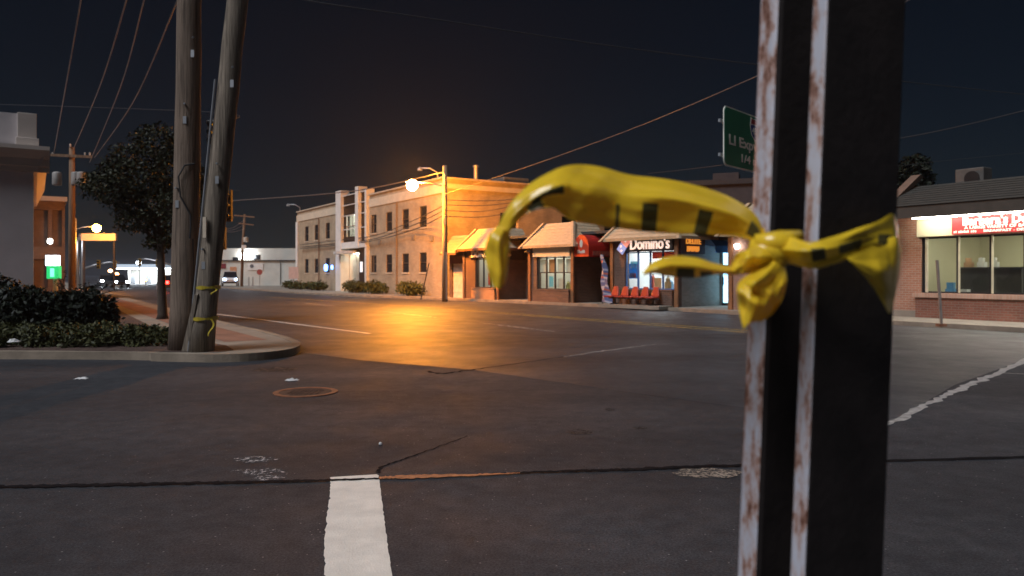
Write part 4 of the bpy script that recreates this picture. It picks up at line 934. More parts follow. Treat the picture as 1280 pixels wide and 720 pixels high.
# shop windows with rooms behind
SHELL = mat('shop_interior', (.62, .60, .55), .8, .08, 1)
PROD = [mat('goods_%d' % i, c_, .5, .1, 4) for i, c_ in enumerate(((.5, .08, .06), (.1, .25, .4), (.65, .6, .5), (.05, .05, .06), (.35, .22, .1), (.6, .55, .2), (.15, .35, .2), (.55, .3, .3)))]
def shop_window(w, nm, depth, light, lstr, cols, dark, seed, posters=(), frame=DARK, transom=False):
    a, b, z0, z1 = w; rnd = random.Random(seed)
    mb = MB(); mb.box(a - .1, b + .02, depth, depth + .06, .0, 2.7); mb.box(a - .13, a - .1, .31, depth, 0, 2.7); mb.box(b + .02, b + .05, .31, depth, 0, 2.7); mb.box(a - .1, b + .02, .31, depth, 2.7, 2.74); mb.box(a - .1, b + .02, .31, depth, .0, .05)
    rm = mb.build('shop_room', dark, row)
    mb = MB(); mb.box(a + .1, b - .1, .6, depth - .3, 2.62, 2.68); mb.build('ceiling_light', emat('shoplight_' + nm, light, lstr), rm)
    mb = MB(); n = cols
    for i in range(n + 1):
        x = a + (b - a) * i / n; mb.box(max(a, x - .03), min(b, x + .03), .08, .16, z0, z1)
    for z in (z0, z1 - .07) + (((z0 + z1) / 2,) if transom else ()): mb.box(a, b, .081, .159, z, z + .05)
    fr = mb.build('window', frame, row)
    for i in range(n):
        xa = a + (b - a) * i / n + .035; xb = a + (b - a) * (i + 1) / n - .035
        mb = MB(); mb.box(xa, xb, .115, .122, z0 + .07, z1 - .07); mb.build('pane', GLASS, fr)
    for (f0, f1, g0, g1, m) in posters:
        mb = MB(); mb.box(a + (b - a) * f0, a + (b - a) * f1, .170, .174, z0 + (z1 - z0) * g0, z0 + (z1 - z0) * g1); mb.build('poster', m, fr)
    for i in range(12):                                     # goods on display
        x = rnd.uniform(a + .1, b - .3); y = rnd.uniform(.5, depth - .4); h = rnd.uniform(.2, .8); wd = rnd.uniform(.12, .26); mb = MB()
        mb.box(x, x + wd, y, y + wd, .05, z0 + h * .5); mb.lathe([(wd * .45, 0), (wd * .5, h * .2), (wd * .2, h * .3), (wd * .15, h * .4)], (x + wd / 2, y + wd / 2, z0 + h * .5), 8); mb.build('display_goods', PROD[rnd.randrange(8)], rm)
    mb = MB(); mb.box(a - .1, b + .02, -.2, -.003, -.05, z0 - .05); mb.box(a - .12, b + .04, -.22, .08, z0 - .05, z0 - .004); mb.build('sill_wall', BRK if nm != 'a' else brick('tan_sill_brick', (.4, .22, .12), (.33, .18, .1), (.3, .22, .15)), row)
    return rm
def lmat(name, col, tr=.5):
    """paper or film poster: lets some of the light behind it through"""
    m = mat(name, col, .6, .1, 3); nt = m.node_tree; p = nt.nodes['Principled BSDF']
    t_ = nt.nodes.new('ShaderNodeBsdfTranslucent'); t_.inputs[0].default_value = (*col, 1); mx_ = nt.nodes.new('ShaderNodeMixShader'); mx_.inputs[0].default_value = tr
    nt.links.new(p.outputs[0], mx_.inputs[1]); nt.links.new(t_.outputs[0], mx_.inputs[2]); nt.links.new(mx_.outputs[0], nt.nodes['Material Output'].inputs[0]); return m
WP = lmat('white_poster', (.75, .72, .65)); RP = lmat('red_poster', (.6, .1, .08)); BP = lmat('blue_poster', (.03, .28, .62)); TP = lmat('tan_poster', (.65, .42, .25)); CP = lmat('cyan_poster', (.3, .65, .75))
shop_window(w1, 'a', 2.5, (1, .9, .75), 5, 3, SHELL, 1, [(.5, .62, .1, .5, RP), (.72, .95, .2, .8, WP)])
shop_window(w2, 'b', 2.6, (1, .92, .75), 5.5, 4, SHELL, 2, [(.03, .22, .5, .93, WP), (.29, .46, .5, .93, TP), (.54, .72, .5, .93, WP), (.79, .97, .5, .93, WP), (.55, .72, .05, .33, WP), (.30, .42, .08, .4, CP)], transom=True)
shop_window(w3, 'c', 4.0, (.92, .96, 1.0), 5.5, 4, mat('bright_interior', (.8, .8, .78), .7, .05, 1), 3, [(.03, .22, .28, .68, BP), (.05, .18, .3, .42, RP), (.07, .21, .55, .74, CP), (.52, .98, .80, .97, RP), (.56, .7, .03, .3, TP)], frame=mat('blue_frame', (.06, .14, .34), .4))
# signs
sg = thing('shop_sign', shop_loc(607, -.1, 2.5), 'row of cream shop letters on the bay beside the rolling door', 'sign', rotz=aS)
SIGNW = mat('letter_white', (.78, .68, .56), .5, .05, 3)
mb = MB(); mb.box(X(588) - X(607), X(622) - X(607), 0, .09, -.20, .18); mb.build('backing', mat('brown_board', (.14, .07, .04), .6), sg)
text('DONCAN', .50, SIGNW, sg, (0, -.035, -.02), .03, .014, width=(X(621) - X(590)))
sg = thing('shop_sign', shop_loc(623.5, .12, 2.45) , 'dark sign board with a small yellow oval on the shaded side of a bay', 'sign', rotz=aS + math.pi / 2)
mb = MB(); mb.box(-.05, 1.7, -.08, 0, -.28, .22); mb.build('board', mat('dark_board', (.05, .03, .025), .6), sg)
mb = MB(); mb.extry([(.4 + .28 * math.cos(R(k * 20)), -.02 + .1 * math.sin(R(k * 20))) for k in range(18)], -.1, -.082); mb.build('oval', mat('yellow_oval', (.75, .6, .25), .5), sg)
sg = thing('shop_sign', shop_loc(690, -.12, 2.5), 'blank cream sign band above the four-pane display window', 'sign', rotz=aS)
mb = MB(); mb.box(X(668) - X(690), X(714) - X(690), 0, .1, -.24, .19); mb.build('board', mat('cream_board', (.72, .62, .42), .6, .06, 1), sg)
mb = MB(); mb.tube([(X(668) - X(690) + .05, 0, .0), (X(668) - X(690) - .2, -.22, .05), (X(668) - X(690) - .35, -.25, 0)], .03, 6); mb.build('bracket_lamp', DARK, sg)
# red barrel awning over a recessed entrance
aw = thing('awning', shop_loc(717, .0, 2.22), 'red barrel-vaulted entrance awning with a white emblem on its arched front', 'awning', rotz=aS)
REDF = mat('red_fabric', (.42, .02, .018), .7, .12, 2); n = 14; r_ = .49
arch = [(0.05, 0.0)] + [(.05 + r_ + r_ * math.cos(math.pi - math.pi * k / n), .42 + .62 * math.sin(math.pi * k / n)) for k in range(n + 1)] + [(.05 + 2 * r_, 0.0)]
mb = MB(); m_ = len(arch); y1_ = D1 - .01
vs_ = [(x, 0.0, z) for x, z in arch] + [(x, y1_, z) for x, z in arch]; mb.add(vs_, [(i, i + 1, m_ + i + 1, m_ + i) for i in range(m_ - 1)]); mb.build('canopy', REDF, aw, norm=False)
mb = MB(); mb.extry(arch, -.02, -.002); mb.build('arched_front', mat('lit_red_front', (.62, .06, .02), .6), aw)  # brighter red than the canopy, lamplight painted onto the front
mb = MB(); mb.extry([(.05 + r_ + .10 * math.cos(R(k * 30)), .62 + .19 * math.sin(R(k * 30))) for k in range(12)], -.03, -.021); mb.build('emblem', SIGNW, aw)
rnd = random.Random(2)
for i in range(6):
    mb = MB(); mb.box(.27 + i * .088, .27 + i * .088 + .07, -.03, -.021, .16, .29 + rnd.uniform(-.03, .03)); mb.build('lettering', SIGNW, aw)
mb = MB(); mb.box(.06 + 2 * r_, .075 + 2 * r_, .25, 1.8, .06, .26); mb.build('side_lettering', mat('faded_pink_print', (.35, .12, .10), .7, .5, 14), aw)
# pizza shop sign
SB = mat('black_fascia', (.02, .018, .018), .5)
pz = thing('shop_sign', shop_loc(812, -.16, 2.72), "black fascia sign reading Domino's with a tilted red and blue domino logo", 'sign', rotz=aS)
PX = lambda px: X(px) - X(812)
mb = MB(); mb.box(PX(779), PX(843.5), 0, .15, -.33, .22); mb.build('fascia', SB, pz)
LW = emat('lit_letter', (1.0, .76, .64), .72)
text("Domino's", .72, LW, pz, (PX(815.5), -.05, -.04), .03, .004, width=PX(839.5) - PX(791))
lg = Vector((PX(783.8), -.08, -.04)); th_ = R(38); cth, sth = math.cos(th_), math.sin(th_)
def lrot(x, z): return (lg.x + x * cth + z * sth, lg.z - x * sth + z * cth)
hh = .20
for cz, nm, m in ((-hh, 'logo_blue_tile', emat('logo_blue', (.30, .38, .70), .5)), (hh, 'logo_red_tile', emat('logo_red', (.95, .33, .25), .6))):
    mb = MB(); mb.extry([lrot(x, cz + z) for x, z in ((-hh, -hh * .96), (hh, -hh * .96), (hh, hh * .96), (-hh, hh * .96))], lg.y, lg.y + .06); mb.build(nm, m, pz)
for (dx, dz) in ((0, hh), (-.07, -hh + .07), (.07, -hh - .07)):
    q = lrot(dx, dz); mb = MB(); mb.tube([(q[0], lg.y - .015, q[1]), (q[0], lg.y - .001, q[1])], .05, 12); mb.build('logo_dot', LW, pz)
# brown sign and blue awning on the flank of the last bay
dl = thing('shop_sign', shop_loc(847, .1, 2.66), 'dark brown shop sign with glowing orange letters beside the small blue awning', 'sign', rotz=aS + math.pi / 2)
mb = MB(); mb.box(-.05, 1.62, -.12, 0, -.42, .48); mb.build('board', mat('brown_sign', (.07, .03, .035), .6), dl)
OL = emat('orange_letter', (1.0, .36, .05), .7)
text('DELITE', .34, OL, dl, (.78, -.15, .10), .02, .006, width=1.0)
rnd = random.Random(5)
for i in range(6):
    mb = MB(); h_ = .11; x_ = .36 + i * .145; mb.box(x_, x_ + .03, -.15, -.122, -.33, -.1); mb.box(x_ + .07, x_ + .10, -.15, -.122, -.33 + rnd.uniform(0, .05), -.1); mb.box(x_ + .03, x_ + .07, -.148, -.122, -.33 + (.1 if i % 2 else .0), -.29 + (.1 if i % 2 else .0)); mb.build('worn_letter', OL, dl)
mb = MB(); mb.extry([(.76 + .2 * math.cos(R(k * 30)), .40 + .1 * math.sin(R(k * 30))) for k in range(12)], -.15, -.122); mb.build('round_emblem', OL, dl)
bl = thing('awning', shop_loc(847, 1.8, 2.35), 'small blue awning beside the brown sign with orange letters', 'awning', rotz=aS + math.pi / 2)
mb = MB(); mb.extr([(-.003, .6), (-.3, .55), (-.6, .25), (-.64, -.05), (-.61, -.05), (-.56, .2), (-.003, .3)], .0, 1.1); mb.build('canopy', mat('blue_fabric', (.08, .28, .75), .65, .1, 3), bl)
# cyan-lit glass door in the last recess
mb = MB(); a, b, z0, z1 = door; y = D2
mb.box(a, a + .06, y + .05, y + .13, 0, z1); mb.box(b - .06, b, y + .05, y + .13, 0, z1); mb.box(a + .06, b - .06, y + .051, y + .129, 1.62, 1.78); mb.box(a + .06, b - .06, y + .051, y + .129, z1 - .06, z1); mb.box(a + .06, b - .06, y + .051, y + .129, 0, .12)
d_ = mb.build('door', DARK, row)
for (p, q) in ((.12, 1.62), (1.78, z1 - .06)):
    mb = MB(); mb.box(a + .06, b - .06, y + .08, y + .1, p, q); mb.build('lit_pane', emat('cyan_glow', (.35, .75, 1.0), 3.2), d_)
mb = MB(); mb.tube([(a + .12, y + .02, .9), (a + .12, y + .02, 1.25)], .018, 6); mb.build('handle', STEEL, d_)
mb = MB(); mb.lathe([(.03, -.1), (.08, -.08), (.1, .06), (.03, .1)], (bays[3][0] + .35, -.15, 2.45), 10); mb.build('porch_lamp', emat('porch_lamp_white', (.9, .95, 1), 16), row)
# feather banner
q = shop_loc(760, -.25, 0); bn = thing('feather_banner', q, 'tall furled blue and white feather banner standing beside the pizza shop window', 'banner', rotz=aS)
mb = MB(); mb.tube([(-.1, 0, 0), (-.12, 0, 2.0), (-.18, 0, 2.3)], .02, 6); mb.build('pole', DARK, bn)
mb = MB(); mb.box(-.3, .2, -.15, .15, 0, .03); mb.build('base', DARK, bn)
mb = MB(); n = 24; L_ = []; R_ = []; M_ = []
for i in range(n + 1):
    f = i / n; z = .12 + 2.15 * f; wv = .06 * math.sin(f * 11)
    L_.append((-.12 - .05 * f, -.03 + wv, z)); M_.append((.12 * (1 - f) + .02 + .03 * math.sin(i * .9), -.12 - wv, z)); R_.append((.50 * (1 - f) ** .9 + .03, -.05 + wv * 1.5, z - .1 * (1 - f)))
for i in range(n):
    mb.add([L_[i], M_[i], M_[i + 1], L_[i + 1]], [(0, 1, 2, 3)], (0, 0, 1, 0, 2, 0, 1, 1)[i % 8]); mb.add([M_[i], R_[i], R_[i + 1], M_[i + 1]], [(0, 1, 2, 3)], (1, 0, 0, 0, 1, 0, 2, 0)[i % 8])
mb.build('flag', [mat('navy_cloth', (.10, .12, .24), .7), mat('white_cloth', (.35, .35, .42), .7), mat('red_cloth', (.4, .10, .07), .7)], bn, norm=False, smooth=True)
# row of red seats on a beam
q = shop_loc(806, -.85, 0); st = thing('bench', q, 'row of five joined red plastic seats below the pizza shop window', 'bench', rotz=aS)
RS = mat('red_plastic', (.42, .05, .03), .4, .1, 4); sp = (X(836) - X(773)) / 5; x0 = X(773) - X(806)
mb = MB(); mb.box(x0, x0 + sp * 5, .2, .26, .3, .36); mb.build('beam', DARK, st)
for x in (x0 + sp * .6, x0 + sp * 4.4):
    mb = MB(); mb.box(x - .04, x + .04, -.05, .45, .06, .11); mb.box(x - .04, x + .04, .19, .27, .11, .3); mb.build('leg', DARK, st)
for i in range(5):
    x = x0 + sp * i; w = sp * .78; mb = MB()
    mb.hexa([(x, -.1, .36), (x + w, -.1, .36), (x + w, .36, .38), (x, .36, .38), (x, -.12, .43), (x + w, -.12, .43), (x + w, .36, .43), (x, .36, .43)])
    mb.build('seat', RS, st, bevel=.03)
    mb = MB(); mb.hexa([(x, .34, .43), (x + w, .34, .43), (x + w, .42, .43), (x, .42, .43), (x + w * .22, .44, .84), (x + w * .78, .44, .84), (x + w * .78, .5, .84), (x + w * .22, .5, .84)]); mb.build('seat_back', RS, st, bevel=.04)
mb = MB(); mb.box(X(770) - X(806), X(846) - X(806), -.3, .6, -.08, .058); mb.build('seat_plinth', CONC, st)

# dark roofs and trees behind
for (px0, px1, Y, ztop, lab) in ((800, 960, 60, 9.0, 'dark flat-roofed block rising behind the shop row'),):
    O = at((px0 + px1) / 2, 343, Y); O.z = .13; hw = (px1 - px0) / 2 * Y / FPX
    t = thing('block_building', O, lab, 'building', rotz=R(-20)); DK = mat('dark_block', (.05, .04, .04), .85)
    mb = MB(); mb.box(-hw, hw, 0, 12, -.1, ztop - .4); mb.build('wall', DK, t)
    mb = MB(); mb.prism([(-hw - .2, -.2), (hw + .2, -.2), (hw + .2, 12.2), (-hw - .2, 12.2)], ztop - .4, ztop); mb.build('roof', DARK, t)
    mb = MB(); mb.box(hw * .1, hw * .5, 2, 5, ztop, ztop + .8); mb.build('roof_hut', DK, t)
O = at(1143, 343, 42); O.z = .13
tree('dark_tree', O, [(-.4, 0, 6.2, 1.4, 1.2, 1.3), (.7, 0, 5.6, 1.2, 1.2, 1.0), (-1.2, 0, 5.4, 1.0, 1.0, 1.0), (.0, 0, 7.4, .9, .9, .8)], 6000, .16, 'dark leafy tree behind the roof of the lit corner shop', 4.5, .2, 21, 6, HEDGE)

# ------------------------------------------------------------------ lit corner shop on the right
R0 = Vector((13.75, 22.7, .13)); dR = Vector((.543, -.84, 0)).normalized(); aR = math.atan2(dR.y, dR.x)
sh = thing('corner_shop', R0, 'red brick corner shop with bright windows and a dark sloping canopy roof', 'building', rotz=aR)
Q = lambda px: along(R0, dR, px)
q0, q1, q2 = Q(1128), Q(1151), 9.0
wz0, wz1 = .78, 2.55
sdepth = 5.0
mb = MB(); wall(mb, q0 - .35, q2, 0, 3.3, 0, .3, [(q1, q2 - .4, wz0, wz1)]); mb.box(q0 - .35, q0 - .05, .3, 10, 0, 3.3); mb.box(q2 - .3, q2, .3, 10, 0, 3.3); mb.build('wall', REDB, sh)
mb = MB(); mb.box(q1 - .1, q2 - .3, -.14, -.003, -.05, wz0 - .14); mb.build('sill_wall', brick('dark_red_brick', (.26, .10, .065), (.2, .08, .05), (.22, .16, .13)), sh)
mb = MB(); mb.box(q1 - .16, q2 - .25, -.2, .08, wz0 - .14, wz0 - .003); mb.build('sill', brick('sill_brick', (.48, .30, .22), (.40, .24, .17), (.4, .32, .27), .09, .2), sh)
mb = MB(); mb.box(q0 - .35, q0 + .6, -.1, -.004, -.05, .2); mb.build('pier_base', CONC, sh)
# fascia, soffit, strip light, mansard
mb = MB(); mb.box(q1 - .1, q2, -.06, -.004, wz1 + .02, 3.2); mb.build('fascia', mat('cream_fascia', (.62, .58, .40), .7, .05, 1), sh)
mb = MB(); mb.box(q0 - .4, q2 + .3, -1.0, -.004, 3.2, 3.32); so = mb.build('soffit', WHITE, sh)
mb = MB(); mb.box(q0 - .4, q2 + .3, -1.08, -1.003, 3.12, 3.5); mb.build('eave_board', mat('brown_eave', (.06, .05, .04), .8), sh)
mb = MB(); mb.box(q1 + .05, q2 - .3, -.6, -.42, 3.12, 3.195); mb.build('strip_light', emat('soffit_strip', (1.0, .93, .78), 27), so)
mb = MB(); rows = 9; dy = -1.1; z0, z1 = 3.5, 4.25
for r_ in range(rows):
    f0, f1 = r_ / rows, (r_ + 1) / rows; ya, yb = dy + 1.5 * f0, dy + 1.5 * f1 + .04; za, zb_ = z0 + (z1 - z0) * f0, z0 + (z1 - z0) * f1
    x0 = q0 - .5 + f0 * .5
    mb.hexa([(x0, ya - .02, za), (q2 + .3, ya - .02, za), (q2 + .3, ya + .08, za), (x0, ya + .08, za), (x0 + .05, yb - .02, zb_), (q2 + .3, yb - .02, zb_), (q2 + .3, yb + .08, zb_), (x0 + .05, yb + .08, zb_)])
mb.build('mansard_roof', mat('slate_shingle', (.055, .05, .042), .85, .25, 5, .4, 20, stretch=(1, 1, 6)), sh)
mb = MB(); mb.hexa([(q0 - .62, -1.12, 3.12), (q0 - .3, -1.12, 3.12), (q0 - .3, -.9, 3.12), (q0 - .62, -.9, 3.12), (q0 + .1, .35, 4.62), (q0 + .4, .35, 4.62), (q0 + .4, .55, 4.55), (q0 + .1, .55, 4.55)]); mb.build('hip_board', mat('brown_hip', (.16, .10, .07), .8), sh)
mb = MB(); mb.box(q0 - .3, q2, .45, 10, 4.0, 4.2); mb.box(q0 - .3, q0 - .1, .6, 10, 3.3, 4.0); rfR = mb.build('roof', DARK, sh)
# air conditioner on the roof
xq = Q(1150); mb = MB(); mb.box(xq - .2, xq + .7, 2.6, 3.2, 4.22, 4.95); o = mb.build('air_conditioner', mat('ac_grey', (.10, .09, .08), .7), rfR, bevel=.03)
mb = MB(); mb.tube([(xq + .35, 2.58, 4.6), (xq + .35, 2.54, 4.6)], .24, 16); mb.build('fan_grille', BLACK, o)
# window frames and panes
xs_ = [q1, Q(1195), Q(1236.5), Q(1279), Q(1279) + 1.1, Q(1279) + 2.2, Q(1279) + 3.3, Q(1279) + 4.4, q2 - .4]
mb = MB()
for i, x in enumerate(xs_): mb.box(x - (.0 if i == 0 else .03), x + (.12 if i == 0 else .03), .08, .18, wz0, wz1)
mb.box(q1, q2 - .4, .081, .179, wz0, wz0 + .05); mb.box(q1, q2 - .4, .081, .179, wz1 - .05, wz1); fr = mb.build('window', BLACK, sh)
pieces('bright_mullion', mat('polished_mullion', (.7, .66, .5), .3, metal=.4), fr, [(x + .05 if x != q1 else x + .13, x + (.09 if x != q1 else .2), .02, .078, wz0 + .02, wz1 - .02) for x in xs_[:-1]])
for i in range(len(xs_) - 1):
    mb = MB(); mb.box(xs_[i] + .035, xs_[i + 1] - .035, .125, .135, wz0 + .05, wz1 - .05); mb.build('pane', GLASS, fr)
# room behind
RM = mat('shop_yellow_wall', (.58, .52, .33), .8, .06, .8)
mb = MB(); mb.box(q0, q2 - .31, sdepth, sdepth + .1, 0, 3.0); mb.box(q0 - .04, q0 + .06, .31, sdepth, 0, 3.0); mb.box(q2 - .42, q2 - .32, .31, sdepth, 0, 3.0); rm = mb.build('shop_room', RM, sh)
mb = MB(); mb.box(q0, q2 - .3, .31, sdepth, -.02, .03); mb.build('shop_floor', mat('shop_floor_tile', (.35, .32, .28), .5), sh)
mb = MB(); mb.box(q0, q2 - .3, .31, sdepth, 2.9, 3.0); ce = mb.build('shop_ceiling', WHITE, sh)
for i, (x, y) in enumerate(((q1 + .5, 1.0), (q1 + 2.0, 1.9), (q1 + 3.5, 1.0), (q1 + 5.2, 1.9), (q1 + 1.2, 3.4), (q1 + 3.4, 3.4), (q1 + 6.5, 3.2))):
    mb = MB(); mb.box(x - .1, x + 1.1, y - .1, y + .1, 2.84, 2.898); mb.build('tube_light', emat('tube_white', (1.0, .96, .84), 26), ce)
mb = MB(); mb.tube([(Q(1227) + 1.35, sdepth - .001, 1.95), (Q(1227) + 1.35, sdepth - .05, 1.95)], .2, 20); ck = mb.build('wall_clock', mat('clock_grey', (.35, .34, .32), .5), rm)
mb = MB(); mb.tube([(Q(1227) + 1.35, sdepth - .055, 1.95), (Q(1227) + 1.35, sdepth - .06, 1.95)], .165, 20); mb.build('clock_face', mat('clock_face', (.65, .63, .58), .5), ck)
CTR = mat('dark_counter', (.07, .065, .06), .6)
mb = MB(); mb.box(q1 + .5, q1 + 2.3, 1.4, 2.0, 0, 1.55); mb.box(q1 + .45, q1 + 2.35, 1.35, 2.05, 1.55, 1.6); mb.build('counter', CTR, sh)
mb = MB(); mb.box(q1 + 3.6, q1 + 6.5, 3.2, 3.9, 0, 1.75); mb.build('shelf_unit', CTR, sh)
rnd = random.Random(8)
for i in range(26):
    x = rnd.uniform(q1 + .3, q2 - 1.2); y = rnd.uniform(.5, 4.2); z = 0.03; h = rnd.uniform(.7, 1.25); w = rnd.uniform(.15, .35); mb = MB()
    if .4 < x - q1 < 2.4 and y > 1.0 and y < 2.3: y = .6
    mb.box(x, x + w, y, y + w * .8, z, h); mb.box(x + .03, x + w - .03, y + .03, y + w * .8 - .03, h, h + rnd.uniform(.05, .25)); mb.build('display_goods', [PROD[2], WP, PROD[1], TP, PROD[7], PROD[4]][rnd.randrange(6)], sh)
for x, y, z in ((q1 + .75, 1.5, 1.6), (q1 + 1.1, 1.6, 1.6), (q1 + 1.5, 1.5, 1.6)):
    mb = MB(); mb.box(x - .12, x + .1, y - .1, y + .1, z, z + .16); mb.box(x - .09, x + .05, y - .06, y + .06, z + .16, z + .3); mb.build('display_goods', [WP, PROD[7], TP][int(x * 10) % 3], sh)
# red sign
sg = thing('shop_sign', R0 + dR * Q(1193) + Vector((0, 0, 2.88)), 'red fascia sign with white lettering above the bright corner shop windows', 'sign', rotz=aR)
mb = MB(); mb.box(0, 7.4, -.16, -.064, -.29, .27); mb.build('board', mat('sign_red', (.44, .028, .03), .5, .06, 1), sg)
LWH = mat('sign_letter_white', (.8, .78, .74), .4)
Q1 = lambda px: Q(px) - Q(1193)
t_ = text("Barbara's Deli", .36, LWH, sg, (Q1(1207) + (Q1(1267) - Q1(1207)) * .72, -.175, .09), .01, .012, width=(Q1(1267) - Q1(1207)) * 1.44)
text('A LARGE VARIETY OF BAKED GOODS', .125, LWH, sg, (Q1(1209) + 1.25, -.17, -.10), .006, .003, width=2.5)
text('BREAKFAST - DELI - CATERING', .105, LWH, sg, (Q1(1233) + 1.0, -.17, -.22), .006, .003, width=2.0)
for i, (a, b) in enumerate(((1195.5, 1200), (1201.5, 1215), (1217, 1224.5))):
    mb = MB(); n = max(2, int((b - a) / 2.2)); x0, x1 = Q1(a), Q1(b)
    for k in range(n): mb.box(x0 + (x1 - x0) * k / n, x0 + (x1 - x0) * (k + .7) / n, -.168, -.1605, -.25, -.19 + .015 * (k % 2))
    o = mb.build('worn_lettering', LWH, sg); o['kind'] = 'stuff'
# leaning bare sign post on the pavement
q = gnd(1177, 407, .13); t = thing('leaning_post', q, 'bare leaning steel sign post on the pavement in front of the corner shop', 'post')
mb = MB(); mb.hexa([(-.03, -.025, -.05), (.03, -.025, -.05), (.03, .025, -.05), (-.03, .025, -.05), (-.15, -.025, 1.75), (-.09, -.025, 1.75), (-.09, .025, 1.75), (-.15, .025, 1.75)]); mb.build('shaft', mat('post_steel', (.22, .19, .17), .6), t)
mb = MB(); mb.box(-.12, .1, -.08, .08, -.02, .05); mb.build('foot', RUST, t)

# ------------------------------------------------------------------ cables
LPX = lampO.x; LPY = lampO.y
cable('overhead_cable', [at(180, 258, 62), at(290, 251, 58), at(440, 239, 51), at(555, 215, LPY)], .035, 'pale overhead cable running along the tan building to the lamp pole', CABLEG)
cable('overhead_cable', [at(556, 242, LPY - .2), at(640, 215, 36), at(780, 165, 28), at(942, 97, 20), at(1100, 20, 16), at(1200, -40, 14)], .014, 'long overhead cable climbing from the lamp pole towards the green sign', CABLEG)
cable('overhead_cable', [at(250, -30, 20), at(380, 0, 20), at(530, 22, 21), at(740, 54, 23), at(940, 80, 26), at(1130, 102, 29), at(1290, 119, 32)], .018, 'high dark overhead cable crossing the sky above the road')
cable('overhead_cable', [at(810, 217, 45), at(905, 206, 41), at(1130, 172, 34), at(1290, 136, 30)], .02, 'dark overhead cable passing behind the green road sign')
cable('overhead_cable', [at(1120, 208, 40), at(1160, 203, 40), at(1290, 190, 40)], .012, 'faint short overhead cable by the dark tree behind the corner shop')
for k, (y0, y1, y2) in enumerate(((256, 297, 306), (262, 301, 309), (268, 303, 311))):
    cable('facade_cable', [at(556, y0, LPY - .15), at(520, y0 + 18, 48), at(470, y1 - 3, 54), at(425, y1 + 3, 61), at(375, y2, 70)], .028, ('uppermost', 'middle', 'lowest')[k] + ' of three drooping dark cables strung along the tan building front', group='cables along the tan facade')
for k, (y0, y1) in enumerate(((250, 248), (256, 251), (263, 254), (270, 262))):
    cable('service_cable', [at(556, y0, LPY - .15), at(605, y0 + 1, LPY + 1), at(662, y1, LPY + 2.5), at(720, y1 - 4, LPY + 4)], .02, ('uppermost', 'second', 'third', 'lowest')[k] + ' of four service cables from the lamp pole past the tan side wall', CABLEG, group='service cables right of the lamp pole')

# ------------------------------------------------------------------ green expressway sign
GY = 14.0; gO = at(905, 343, GY); gO.z = 0
gs = thing('guide_sign', gO, 'green road sign with white lettering reading LI Expwy and one quarter', 'sign', rotz=math.atan2(.741, .671))
gz0, gz1, gw = CAMH - (206.5 - HY) / FPX * GY, CAMH - (131 - HY) / FPX * GY, 2.75
def rrect(x0, x1, z0, z1, r):
    out = []
    for cx_, cz_, a0_ in ((x1 - r, z0 + r, -90), (x1 - r, z1 - r, 0), (x0 + r, z1 - r, 90), (x0 + r, z0 + r, 180)):
        out += [(cx_ + r * math.cos(R(a0_ + 15 * k)), cz_ + r * math.sin(R(a0_ + 15 * k))) for k in range(7)]
    return out
GW = mat('sign_reflective_white', (.8, .78, .68), .5, .05, 2)
mb = MB(); mb.extry(rrect(0, gw, gz0, gz1, .12), .0, .02); mb.build('border', GW, gs)
mb = MB(); mb.extry(rrect(.028, gw - .028, gz0 + .028, gz1 - .028, .10), -.006, -.001); mb.build('panel', mat('sign_green_sheet', (.008, .20, .10), .5, .1, 2), gs)
zc = (gz0 + gz1) / 2
text('LI Expwy', .27, GW, gs, (.98, -.009, zc - .06), .002, .007, width=1.6)
text('1/4 mile', .22, GW, gs, (1.28, -.009, zc - .36), .002, .005, width=1.15)
sx_, sz_ = 1.36, zc + .30
shp = [(-.18, .2), (-.08, .17), (0, .2), (.08, .17), (.18, .2), (.22, .05), (.16, -.12), (0, -.23), (-.16, -.12), (-.22, .05)]
mb = MB(); mb.extry([(sx_ + x * 1.12, sz_ + z * 1.1) for x, z in shp], -.012, -.008); shd = mb.build('shield', GW, gs)
mb = MB(); mb.extry([(sx_ + x, sz_ + min(z, .07)) for x, z in shp], -.016, -.0125); mb.build('shield_blue', mat('shield_blue', (.02, .05, .25), .5), shd)
mb = MB(); mb.extry([(sx_ - .2, sz_ + .09), (sx_ + .2, sz_ + .09), (sx_ + .17, sz_ + .185), (sx_ - .17, sz_ + .185)], -.016, -.0125); mb.build('shield_red', mat('shield_red', (.35, .03, .03), .5), shd)
text('495', .2, GW, shd, (sx_, -.018, sz_ - .05), .001, .004)
for z in (gz1 - .3, gz0 + .2):
    mb = MB(); mb.box(-.1, gw + .05, .022, .07, z - .03, z + .03); mb.build('stringer', STEEL, gs)
for x in (1.75, 2.35):
    mb = MB(); mb.box(x - .05, x + .05, .072, .17, -.1, gz1 + .05); mb.build('post', STEEL, gs)

# ------------------------------------------------------------------ near steel post
PXc, PYc = (1025 - CX) / FPX * 1.12, 1.12
lean = .040
azf = R(246.6 + 50)
post = thing('sign_post', (PXc - lean * CAMH, PYc, 0), 'rusty steel beam sign post with yellow caution tape tied round it', 'post', rotz=azf + math.pi / 2)
